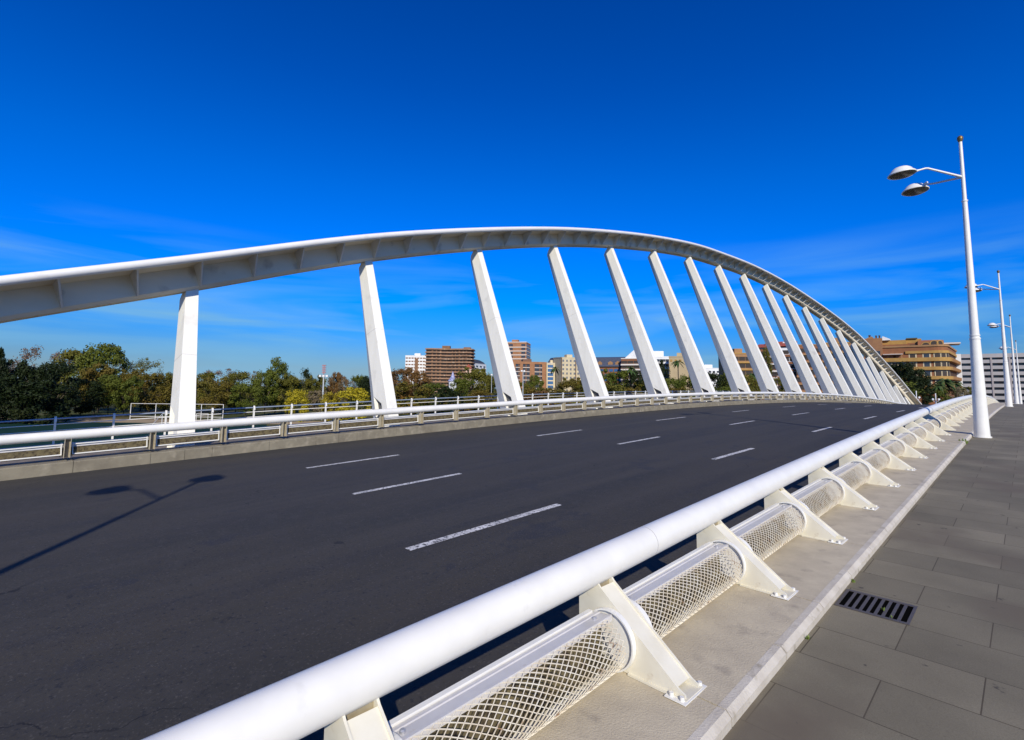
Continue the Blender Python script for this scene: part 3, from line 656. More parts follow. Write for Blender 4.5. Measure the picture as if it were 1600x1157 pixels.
# left, across the pitch
T = [
 (-4, 545, 118, 46, 'cone', 'dark', 'dark pointed tree cut by the left picture edge'),
 (22, 560, 122, 52, 'round', 'dark', 'dark rounded tree second from the left picture edge'),
 (62, 541, 168, 74, 'sparse', 'bare', 'nearly bare pinkish brown tree rising behind the dark left trees'),
 (100, 543, 172, 40, 'sparse', 'bare', 'bare twiggy tree between the pinkish tree and the big olive tree'),
 (52, 566, 126, 56, 'round', 'dark', 'black green tree under the bare pinkish tree'),
 (88, 564, 124, 58, 'round', 'dark', 'black green tree just left below the big olive tree'),
 (20, 588, 112, 70, 'bush', 'dark', 'low black shrub mass at the far left below the trees'),
 (75, 596, 114, 70, 'bush', 'dark', 'low black shrub mass under the dark trees'),
 (126, 545, 165, 66, 'round', 'olive', 'big olive tree with broad crown, highest on the left'),
 (156, 540, 160, 62, 'round', 'green', 'tall green tree with a peaked top beside the big olive one'),
 (150, 566, 150, 46, 'round', 'autumn', 'amber tinted tree in front of the tall peaked tree'),
 (130, 590, 132, 52, 'round', 'dark', 'dark round tree below the amber tree'),
 (172, 588, 138, 44, 'round', 'green', 'fresh green tree right of the dark round one'),
 (196, 586, 140, 40, 'round', 'green', 'green tree beside the ball fence left end'),
 (184, 562, 172, 50, 'sparse', 'greybrown', 'thin grey brown tree right of the peaked top'),
 (222, 556, 168, 52, 'sparse', 'olive', 'loose olive tree with open twigs above the ball fence'),
 (206, 575, 158, 40, 'round', 'autumn', 'brown green tree behind the fence end post'),
 (236, 582, 150, 44, 'round', 'autumn', 'russet green tree behind the ball fence'),
 (262, 584, 160, 40, 'tall', 'olive', 'narrow olive tree directly left of the first strut'),
 (285, 582, 165, 44, 'round', 'olive', 'olive tree hidden behind the first strut'),
 (314, 581, 160, 46, 'round', 'olive', 'olive tree just right of the first strut'),
 (345, 573, 172, 52, 'sparse', 'bare', 'purplish bare tree right of the first strut'),
 (338, 588, 150, 46, 'round', 'autumn', 'brownish tree below the purplish bare tree'),
 (370, 580, 158, 44, 'round', 'olive', 'olive crown between the bare tree and the tall pine'),
 (396, 577, 166, 40, 'sparse', 'greybrown', 'brown twiggy tree left of the tall pine'),
 (386, 596, 140, 44, 'round', 'green', 'low green tree left of the tall pine'),
 (432, 558, 156, 44, 'tall', 'green', 'tall green pine, tallest between the first two struts'),
 (416, 580, 148, 40, 'round', 'green', 'green tree leaning on the left of the tall pine'),
 (450, 584, 150, 38, 'round', 'olive', 'olive tree at the right foot of the tall pine'),
 (464, 608, 128, 34, 'bush', 'lime', 'round yellow shrub right of the tall pine'),
 (478, 578, 185, 26, 'tall', 'dark', 'dark pine right of the gap after the tall pine'),
 (492, 585, 180, 30, 'round', 'olive', 'olive tree left of the tall floodlight mast'),
 (512, 588, 190, 34, 'sparse', 'greybrown', 'grey brown bare tree behind the floodlight mast'),
 (528, 584, 190, 28, 'round', 'rust', 'brownish crown right of the floodlight mast'),
 (545, 590, 185, 34, 'sparse', 'greybrown', 'grey twiggy tree above the broad yellow shrub'),
 (560, 586, 185, 30, 'round', 'green', 'green crown left of the second strut'),
 (575, 590, 180, 28, 'round', 'dark', 'dark green crown touching the second strut'),
 (550, 606, 130, 56, 'bush', 'lime', 'broad yellow shrub left of the second strut'),
 (518, 612, 130, 30, 'bush', 'gold', 'olive yellow shrub right of the mast foot'),
 (495, 612, 150, 40, 'bush', 'greybrown', 'grey brown thicket left of the mast foot'),
 (598, 585, 190, 40, 'round', 'rust', 'rust brown tree hidden behind the second strut'),
 (628, 574, 210, 40, 'round', 'rust', 'rust brown tree in front of the white tower block'),
 (652, 582, 205, 36, 'round', 'rust', 'rust brown tree left of the brown tower block foot'),
 (640, 598, 170, 50, 'bush', 'autumn', 'mottled autumn shrub right of the second strut'),
 (678, 598, 190, 44, 'round', 'green', 'green tree below the brown tower block'),
 (700, 606, 170, 44, 'bush', 'dark', 'dark shrub below the small blue roofed turret'),
 (742, 573, 200, 50, 'round', 'olive', 'broad olive tree left of the third strut'),
 (724, 590, 190, 34, 'round', 'green', 'green tree right of the blue roofed turret'),
 (765, 590, 190, 40, 'round', 'olive', 'olive tree behind the third strut'),
 (752, 610, 170, 40, 'bush', 'autumn', 'autumn shrub at the foot of the third strut'),
 (815, 596, 230, 26, 'round', 'olive', 'small olive tree left of the park lamp'),
 (836, 588, 240, 22, 'round', 'green', 'small green tree before the brick flats'),
 (822, 606, 200, 44, 'bush', 'autumn', 'orange shrub right of the third strut'),
 (858, 605, 205, 44, 'bush', 'autumn', 'orange shrub below the blue shuttered house'),
 (845, 612, 190, 50, 'bush', 'rust', 'red brown low shrub in front of the orange shrubs'),
 (893, 589, 220, 36, 'round', 'autumn', 'amber tree in front of the cream house'),
 (880, 609, 190, 44, 'bush', 'autumn', 'orange shrub left of the fourth strut'),
 (918, 595, 220, 40, 'round', 'olive', 'olive tree behind the fourth strut'),
 (946, 575, 220, 36, 'round', 'green', 'green tree below the slate mansard roof'),
 (968, 578, 215, 32, 'round', 'green', 'green tree right below the slate mansard roof'),
 (996, 583, 215, 30, 'round', 'dark', 'dark tree left of the fifth strut'),
 (955, 600, 190, 46, 'bush', 'olive', 'olive shrub right of the fourth strut'),
 (985, 604, 190, 40, 'bush', 'autumn', 'yellow brown shrub left of the fifth strut'),
 (1015, 590, 215, 40, 'round', 'olive', 'olive tree behind the fifth strut'),
 (1034, 564, 210, 26, 'tall', 'dark', 'tall dark tree right of the fifth strut'),
 (1053, 590, 195, 34, 'round', 'green', 'green tree before the beige house'),
 (1078, 586, 195, 34, 'round', 'green', 'green tree left of the sixth strut'),
 (1060, 606, 180, 44, 'bush', 'autumn', 'brown shrub under the green trees before the beige house'),
 (1118, 581, 190, 40, 'round', 'dark', 'dark green tree right of the sixth strut'),
 (1140, 584, 190, 34, 'round', 'green', 'green tree left of the seventh strut'),
 (1128, 604, 175, 44, 'bush', 'green', 'green shrub between the sixth and seventh struts'),
 (1170, 585, 170, 26, 'round', 'olive', 'olive tree before the ochre arched house'),
]
for q in T: tree(*q)
T2 = [
 (1198, 545, 185, 16, 'tall', 'olive', 'slim tall tree between the eighth and ninth struts'),
 (1388, 574, 172, 34, 'round', 'dark', 'dark tree touching the far end of the arch'),
 (1408, 566, 168, 40, 'round', 'dark', 'large dark evergreen before the orange building'),
 (1428, 578, 165, 34, 'round', 'dark', 'dark evergreen right of the large one'),
 (1400, 592, 160, 50, 'round', 'green', 'green evergreen right of the arch end'),
 (1436, 598, 158, 34, 'bush', 'dark', 'dark shrub below the orange building'),
 (1462, 606, 160, 26, 'bush', 'green', 'green shrub under the left palms'),
 (1486, 604, 165, 30, 'bush', 'greybrown', 'dry brown shrub under the right palms'),
 (1506, 604, 170, 22, 'bush', 'olive', 'olive shrub at the foot of the grey building'),
 (1216, 592, 180, 22, 'bush', 'olive', 'shrub seen between the ninth and tenth struts'),
]
for q in T2: tree(*q, z=TZ)
# far woodland closing the view
wood = MB(); rnd = random.Random(5)
for i in range(420):
    px = rnd.uniform(-260, 1150); D = rnd.uniform(235, 330) if px > 620 else rnd.uniform(200, 300); b = gpt(px, D, GZ); h = rnd.uniform(8.5, 12.5) if px < 620 else rnd.uniform(6, 9)
    for j in range(60):
        c = b+Vector((rnd.gauss(0, 2.6), rnd.gauss(0, 2.6), rnd.uniform(0.5, 1)*h*rnd.uniform(0.3, 1))); s_ = rnd.uniform(.5, 1.1); n_ = Vector((rnd.gauss(0, 1), rnd.gauss(0, 1), rnd.gauss(0, 1))).normalized(); a = n_.orthogonal().normalized(); e = n_.cross(a)
        wood.add([c-a*s_, c-e*s_*.7, c+a*s_, c+e*s_*.7], [(0, 1, 2, 3)])
me = bpy.data.meshes.new('woodland'); me.from_pydata(wood.v, [], wood.f); me.materials.append(leafmat('far', (0.035, 0.055, 0.014), (0.07, 0.065, 0.02), (0.09, 0.06, 0.03)))
tag(link('woodland', me), 'distant mixed woodland filling the gaps behind the park trees', 'woodland', kind='stuff')

bank = MB(); rnd = random.Random(11)
for i in range(420):
    px = rnd.uniform(600, 1160); D = rnd.uniform(165, 205); b = gpt(px, D, GZ); h = rnd.uniform(3.0, 5.6)
    for j in range(70):
        c = b+Vector((rnd.gauss(0, 1.5), rnd.gauss(0, 1.5), h*math.sqrt(rnd.random()))); s_ = rnd.uniform(.22, .5); n_ = Vector((rnd.gauss(0, 1), rnd.gauss(0, 1), rnd.gauss(0, 1))).normalized(); a = n_.orthogonal().normalized(); e = n_.cross(a)
        bank.add([c-a*s_, c-e*s_*.7, c+a*s_, c+e*s_*.7], [(0, 1, 2, 3)])
me = bpy.data.meshes.new('undergrowth'); me.from_pydata(bank.v, [], bank.f); me.materials.append(mat('leaves_bank', (0.19, 0.10, 0.014), 0.7, (0.11, 0.115, 0.014), 0.12, 1.0, detail=3, col3=(0.07, 0.085, 0.012), scale3=0.09, thr=(0.5, 0.6), spec=0.2))
tag(link('undergrowth', me), 'autumn coloured shrub bank along the river bed below the buildings', 'undergrowth', kind='stuff')

# palms
def palm(px, topy, D, z, label, fr=2.2, seed=0, dense=22):
    b = gpt(px, D, z); h = at(px, topy, D).z - z - fr*0.25; t = thing('palm_tree', label, 'palm tree', b); rnd = random.Random(seed)
    mb = MB(); mb.tube([(0, 0, -0.1), (0.1, 0, h*0.5), (0, 0, h)], [0.30, 0.22, 0.20], 8); mb.build('trunk', bark, t)
    mb = MB()
    for i in range(dense):
        a = rnd.uniform(0, 6.28); el = rnd.uniform(-0.5, 1.2); l = fr*rnd.uniform(0.8, 1.1); p = Vector((0, 0, h)); d = Vector((math.cos(a)*math.cos(el), math.sin(a)*math.cos(el), math.sin(el))); side = Vector((-math.sin(a), math.cos(a), 0)); prev = None
        for k in range(7):
            s_ = k/6; c = p + d*l*s_ + Vector((0, 0, -0.75*l*s_*s_)); wv = 0.30*fr*0.5*math.sin(math.pi*min(1, s_*0.9+0.08))
            cur = (c-side*wv-Vector((0, 0, wv*.5)), c, c+side*wv-Vector((0, 0, wv*.5)))
            if prev: mb.add([*prev, *cur], [(0, 1, 4, 3), (1, 2, 5, 4)])
            prev = cur
    mb.build('crown', leafmat('palm', (0.030, 0.070, 0.018), (0.06, 0.09, 0.025), (0.10, 0.09, 0.03)), t)
palm(1441, 577, 172, TZ, 'slender palm in front of the orange building left half', 2.0, 1)
palm(1476, 592, 165, TZ, 'bushy green palm below the rounded corner of the orange building', 3.4, 2, 40)
palm(1466, 600, 160, TZ, 'low palm left of the bushy green palm', 2.6, 3, 30)
palm(1494, 596, 168, TZ, 'palm before the right end of the orange building', 2.8, 4, 26)
palm(985, 573, 215, GZ, 'pale palm below the red balcony building', 3.6, 5, 26)
palm(868, 573, 250, GZ, 'tall palm in front of the blue shuttered house', 3.0, 6)
palm(1060, 562, 200, GZ, 'tall thin palm in front of the beige house', 3.0, 7, 18)
palm(1176, 583, 172, TZ, 'dark palm in front of the ochre arched house', 2.6, 8)

# ---------------------------------------------------------------- buildings
glass = mat('window_glass', (0.03, 0.035, 0.045), 0.12, (0.07, 0.08, 0.10), 0.4, 0.8)
dark = mat('deep_opening', (0.045, 0.035, 0.03), 0.9)
blueg = mat('blue_awning', (0.02, 0.09, 0.22), 0.5, (0.03, 0.12, 0.28), 0.6)
brick = mat('orange_brick', (0.36, 0.17, 0.075), 0.85, (0.28, 0.13, 0.06), 0.5)
brown_brick = mat('brown_brick', (0.24, 0.125, 0.06), 0.85, (0.18, 0.095, 0.05), 0.3)
redbr = mat('red_brown_render', (0.27, 0.105, 0.042), 0.85, (0.21, 0.085, 0.035), 0.5)
ochre = mat('ochre_render', (0.43, 0.25, 0.060), 0.8, (0.34, 0.19, 0.05), 0.6)
tanw = mat('tan_render', (0.36, 0.20, 0.085), 0.85, (0.30, 0.16, 0.07), 0.4)
creamw = mat('cream_render', (0.62, 0.52, 0.32), 0.8, (0.52, 0.43, 0.27), 0.3)
beige = mat('beige_render', (0.46, 0.36, 0.20), 0.85, (0.40, 0.31, 0.18), 0.3)
wallw = mat('white_render', (0.78, 0.78, 0.76), 0.8, (0.68, 0.68, 0.66), 0.3)
greyc = mat('grey_concrete', (0.40, 0.37, 0.35), 0.85, (0.34, 0.32, 0.30), 0.2)
slate = mat('slate', (0.045, 0.055, 0.085), 0.6, (0.07, 0.08, 0.11), 1.0)
redtile = mat('red_tile', (0.40, 0.09, 0.05), 0.8, (0.30, 0.07, 0.04), 2)
pinkw = mat('pink_render', (0.60, 0.40, 0.30), 0.85)
whband = mat('white_band', (0.66, 0.60, 0.52), 0.8)

def facade_frame(x1, D1, x2, D2):
    a, b = gpt(x1, D1, 0), gpt(x2, D2, 0); v = b-a; L = v.length; ang = math.atan2(v.y, v.x); return a, ang, L
WM = {}
def winmesh(w_, h_, m_):
    key = (round(w_, 2), round(h_, 2), m_.name)
    if key not in WM:
        mb = MB(); mb.box(-w_/2, w_/2, -0.10, 0.12, -h_/2, h_/2, 0); f_ = 0.09
        WM[key] = mb.mesh('window', m_)
    return WM[key]
def block(name, label, x1, D1, x2, D2, topy, floors, depth, wall, band=None, fh=None, z0=GZ, cols=6, win=(1.6, 1.5), wmat=None, band_h=1.0, proj=0.5, skipwin=(), wins=True, cat='building', recess=None, sidewin=True, roofm=None, step=None):
    """box building: facade between two columns of the photo at given depths; local x along facade, +y behind"""
    a, ang, L = facade_frame(x1, D1, x2, D2); z1 = at(x1, topy, D1).z; H = z1-z0; fh = fh or 3.0
    t = thing(name, label, cat, (a.x, a.y, z0), ang)
    mb = MB(); mb.box(0, L, 0, depth, 0, H); mb.build('wall', wall, t)
    wmat = wmat or glass
    for f in range(floors):
        zt = H - 0.9 - fh*f         # top of this storey
        if zt < 1: break
        if band:
            mb = MB(); mb.box(-0.12, L+proj*0.6, -proj, depth*0.9, zt-fh-band_h*0.15+0.0, zt-fh+band_h*0.85); mb.build('balcony', band, t)
        if wins:
            for c in range(cols):
                if c in skipwin: continue
                xx = L*(c+0.5)/cols; link('window', winmesh(win[0], win[1], wmat), t, (xx, 0, zt-fh*0.5+0.35))
            if sidewin:
                ns = max(1, int(depth/4.5))
                for c in range(ns):
                    o = link('window', winmesh(win[0], win[1], wmat), t, (L, depth*(c+0.5)/ns, zt-fh*0.5+0.35)); o.rotation_euler = (0, 0, R(90))
    if roofm or True:
        mb = MB(); mb.box(-0.15, L+0.15, -0.15, depth+0.15, H, H+0.5); mb.build('parapet', band or wall, t)
        mb = MB(); mb.box(L*0.35, L*0.6, depth*0.3, depth*0.6, H+0.5, H+2.8); mb.build('roof_hut', wall, t)
    return t, L, H

_tw = block('tower_block', 'white tower block with brown stripe left of the brown tower', 632, 480, 668, 480, 556, 12, 18, wallw, None, 3.1, cols=8, win=(2.1, 1.2), wmat=brown_brick)
# brown tower: rippled balcony fronts
def wavy_tower():
    a, ang, L = facade_frame(664, 450, 737, 450); z0 = GZ; H = at(700, 544, 450).z - z0
    t = thing('tower_block', 'tall brown tower block with rippled wraparound balconies', 'building', (a.x, a.y, z0), ang)
    fp = [(0, 1.0), (L*0.13, 0), (L*0.32, 1.6), (L*0.45, 3.2), (L*0.55, 3.0), (L*0.72, 1.0), (L*0.88, -0.6), (L*0.97, 0.8), (L, 4), (L, 20), (0, 20)]
    mb = MB(); mb.prism(fp, 'z', 0, H); mb.build('wall', brown_brick, t)
    n = int(H/2.95)
    bm_ = mat('brown_band', (0.36, 0.21, 0.12), 0.8, (0.24, 0.14, 0.08), 0.25, col3=(0.46, 0.33, 0.22), scale3=0.35, thr=(0.58, 0.66))
    outp = [(x + (1.2 if x > L*0.9 else (-0.7 if x < 1 else 0)), y-1.5 if y < 19 else y) for x, y in fp]
    for k in range(n):
        z = H-0.3-2.95*k; mb = MB(); mb.prism(outp, 'z', z-1.0, z); mb.build('balcony', bm_, t)
        for i in range(8):
            if z-2.2 < 0: continue
            p, q = fp[i], fp[i+1]
            for s_ in (0.28, 0.72):
                cx_, cy_ = p[0]+(q[0]-p[0])*s_, p[1]+(q[1]-p[1])*s_
                o = link('window', winmesh(2.4, 1.5, dark), t, (cx_, cy_, z-1.9)); o.rotation_euler = (0, 0, math.atan2(q[1]-p[1], q[0]-p[0]))
    mb = MB(); mb.box(L*0.33, L*0.5, 5, 12, H, H+2.6); mb.build('roof_hut', brown_brick, t); mb = MB(); mb.box(L*0.8, L*0.95, 4, 12, H, H+1.4); mb.build('roof_hut', brown_brick, t)
mb = MB(); mb.box(_tw[1]*0.42, _tw[1]*0.56, -0.3, 0.2, 0, _tw[2]-2.5); mb.build('stripe', brown_brick, _tw[0])
wavy_tower()
t, L, H = block('modern_building', 'white modern building with curved glazed roof right of the brown tower', 736, 470, 759, 500, 568, 4, 14, wallw, wallw, 3.4, cols=4, win=(4.5, 1.6))
mb = MB(); mb.prism([(0, H+0.5), (L, H+0.5), (L*0.9, H+2.2), (L*0.6, H+4), (L*0.2, H+4.4), (0, H+3.5)], 'y', 1, 12); mb.build('roof', slate, t)
t, L, H = block('church_tower', 'small pink tower with a red roof below the brown tower block', 727, 360, 736, 360, 577, 2, 4.5, pinkw, None, 3.4, cols=1, win=(1.0, 2.2), wmat=dark)
mb = MB(); mb.prism([(-0.5, H+.5), (L+0.5, H+.5), (L*0.5, H+3.6)], 'y', -0.6, 5); mb.build('roof', redtile, t)
# turret
c = gpt(707, 300, GZ); t = thing('turret', 'white round turret with blue tiled cone roof among the trees', 'turret', c); hh = at(707, 596, 300).z-GZ
mb = MB(); mb.tube([(0, 0, 0), (0, 0, hh)], 2.4, 12); mb.build('wall', wallw, t)
mb = MB(); mb.tube([(0, 0, hh), (0, 0, hh+.5), (0, 0, hh+2.2), (0, 0, hh+5.8)], [2.9, 2.6, 1.3, 0.15], 12, smooth=False); mb.build('roof', mat('blue_tile', (0.10, 0.12, 0.32), 0.4, (0.5, 0.5, 0.6), 1.2), t)
for a_ in (-110, -60, -10): o = link('window', winmesh(0.7, 1.6, dark), t, (2.4*math.cos(R(a_)), 2.4*math.sin(R(a_)), hh-2)); o.rotation_euler = (0, 0, R(a_+90))
block('brick_tower', 'tall orange brick tower with white floor bands right of the third strut', 783, 400, 822, 396, 535, 9, 20, brick, whband, 3.1, cols=4, win=(3.2, 1.6), wmat=glass, band_h=0.6, proj=0.35, skipwin=(2,))
def piers(t, L, H, fr, m_, depth=0.64):
    for a0, a1 in fr: mb = MB(); mb.box(L*a0, L*a1, -depth, 0.2, 0, H+0.52); mb.build('pier', m_, t)
t, L, H = block('brick_apartments', 'orange brick apartments with dark balconies left of the blue shuttered house', 800, 372, 854, 378, 566, 7, 14, mat('recess_shade_brick', (0.16, 0.085, 0.05), 0.9), whband, 3.1, cols=5, win=(4.2, 2.0), wmat=glass, band_h=0.42, proj=0.6)  # wall brick darkened to paint in the shade of the balcony recesses
piers(t, L, H, ((-0.02, 0.09), (0.22, 0.30), (0.50, 0.64), (0.86, 1.0)), brick)
mb = MB(); mb.box(0, L, -0.66, 0.1, H-1.2, H+0.6); mb.build('fascia', brick, t)
t, L, H = block('shuttered_house', 'cream apartment house with bright blue awnings', 854, 376, 877, 378, 568, 6, 14, creamw, whband, 3.1, cols=2, win=(4.4, 2.1), wmat=blueg, band_h=0.4, proj=0.4)
piers(t, L, H, ((-0.02, 0.06), (0.44, 0.56), (0.94, 1.02)), creamw, 0.46)
t, L, H = block('slate_house', 'slate roofed building behind the blue awnings and cream house', 864, 400, 886, 404, 569, 1, 12, creamw, None, 3.2, cols=3, win=(1.2, 1.4))
mb = MB(); mb.prism([(-.5, H+0.5), (L+.5, H+0.5), (L*0.9, H+5.8), (L*0.25, H+5.5)], 'y', -0.5, 12); mb.build('roof', slate, t)
t, L, H = block('cream_house', 'tall cream house with small windows left of the fourth strut', 877, 366, 912, 372, 559, 9, 14, creamw, None, 3.1, cols=6, win=(1.3, 1.5), wmat=mat('pane', (0.16, 0.17, 0.18), 0.3))
piers(t, L, H, ((0.0, 0.03), (0.62, 0.66)), mat('drain_brown', (0.16, 0.10, 0.06), 0.8), 0.25)
t, L, H = block('mansard_building', 'red brick building with long slate mansard roof and dormer', 922, 330, 974, 322, 574, 5, 14, redbr, None, 3.1, cols=7, win=(2.4, 1.7), wmat=blueg)
mb = MB(); mb.prism([(-1.0, H+0.3), (-0.6, H+1.2), (3.2, H+6.2), (8, H+7.0), (14.5, H+1)], 'x', -0.6, L+0.4); rf = mb.build('roof', slate, t)
for xx in (0.30, 0.62, 0.84):
    mb = MB(); mb.prism([(L*xx-1.5, H+1.6), (L*xx+1.5, H+1.6), (L*xx+1.5, H+2.9), (L*xx, H+3.9), (L*xx-1.5, H+2.9)], 'y', -0.3, 3.2); mb.build('dormer', tanw, rf)
t, L, H = block('balcony_building', 'red building with wide pale balconies left of the fifth strut', 971, 318, 1010, 312, 561, 6, 14, redbr, whband, 3.1, cols=4, win=(3.6, 1.7), wmat=dark, band_h=0.9, proj=1.0)
mb = MB(); mb.prism([(2, H+.5), (L*0.85, H+.5), (L*0.75, H+4), (L*0.5, H+5.5)], 'y', 1, 9); mb.build('gable', wallw, t)
t, L, H = block('white_building', 'stepped white building right of the fifth strut', 1012, 320, 1050, 318, 558, 6, 14, wallw, wallw, 3.2, cols=4, win=(3.6, 1.6), band_h=1.1, proj=0.8)
mb = MB(); mb.box(3, L*0.7, 2, 10, H+.5, H+4); mb.build('penthouse', wallw, t)
block('beige_building', 'plain beige wall building right of the white one', 1046, 300, 1082, 296, 558, 1, 16, beige, None, 3.2, cols=5, win=(1.2, 1.4), wmat=ochre)
block('low_white_building', 'low white distant building between sixth and seventh struts', 1088, 330, 1138, 330, 576, 3, 14, wallw, wallw, 3.0, cols=8, win=(1.6, 1.2), proj=0.2, band_h=0.5)
def arched(t, x, y, z, w_, h_, m_, rot=0, trim=None):
    key = ('arch', round(w_, 2), round(h_, 2), m_.name)
    def poly(ww, hh, dz=0): return [(-ww/2, -hh/2), (ww/2, -hh/2)] + [(ww/2*math.cos(R(a_)), hh/2-ww/2+ww/2*math.sin(R(a_))) for a_ in range(0, 181, 20)]
    if key not in WM: mb = MB(); mb.prism(poly(w_, h_), 'y', -0.13, 0.1); WM[key] = mb.mesh('window', m_)
    o = link('window', WM[key], t, (x, y, z)); o.rotation_euler = (0, 0, rot)
    if trim:
        k2 = ('archtrim', round(w_, 2), round(h_, 2))
        if k2 not in WM: mb = MB(); mb.prism(poly(w_+0.7, h_+0.6), 'y', -0.08, 0.08); WM[k2] = mb.mesh('frame', trim)
        link('frame', WM[k2], o, (0, 0, 0))
t, L, H = block('arched_house', 'ochre house with arched windows between seventh and eighth struts', 1136, 232, 1186, 230, 553, 5, 14, tanw, ochre, 3.3, cols=5, win=(2.6, 1.8), band_h=0.7, proj=0.6, z0=TZ, wmat=dark)
t, L, H = block('brown_house', 'red brown house with pale balconies seen between the middle struts', 1186, 228, 1214, 224, 545, 6, 14, redbr, whband, 3.2, cols=3, win=(2.6, 1.7), band_h=0.8, proj=0.8, z0=TZ, wmat=dark)
mb = MB(); mb.prism([(-1, H+.5), (15, H+.5), (7, H+2.6)], 'x', -0.5, L+.5); mb.build('roof', redtile, t)
t, L, H = block('red_roof_house', 'white and brick house with red roof seen between tenth and eleventh struts', 1214, 224, 1246, 220, 543, 6, 14, wallw, redbr, 3.2, cols=3, win=(2.4, 1.7), band_h=1.0, proj=0.6, z0=TZ, wmat=dark)
mb = MB(); mb.prism([(-1, H+.5), (15, H+.5), (7, H+3.2)], 'x', -0.5, L+.5); mb.build('roof', redtile, t)
t, L, H = block('brown_apartments', 'dark brown apartments seen through the closely spaced far struts', 1246, 218, 1290, 214, 540, 7, 14, redbr, tanw, 3.2, cols=6, win=(2.0, 1.7), band_h=0.7, proj=0.6, z0=TZ, wmat=dark)
t, L, H = block('orange_apartments', 'orange apartments seen above the far struts left of the big orange building', 1290, 214, 1346, 208, 537, 7, 14, tanw, ochre, 3.2, cols=7, win=(2.0, 1.7), band_h=0.7, proj=0.6, z0=TZ, wmat=dark)

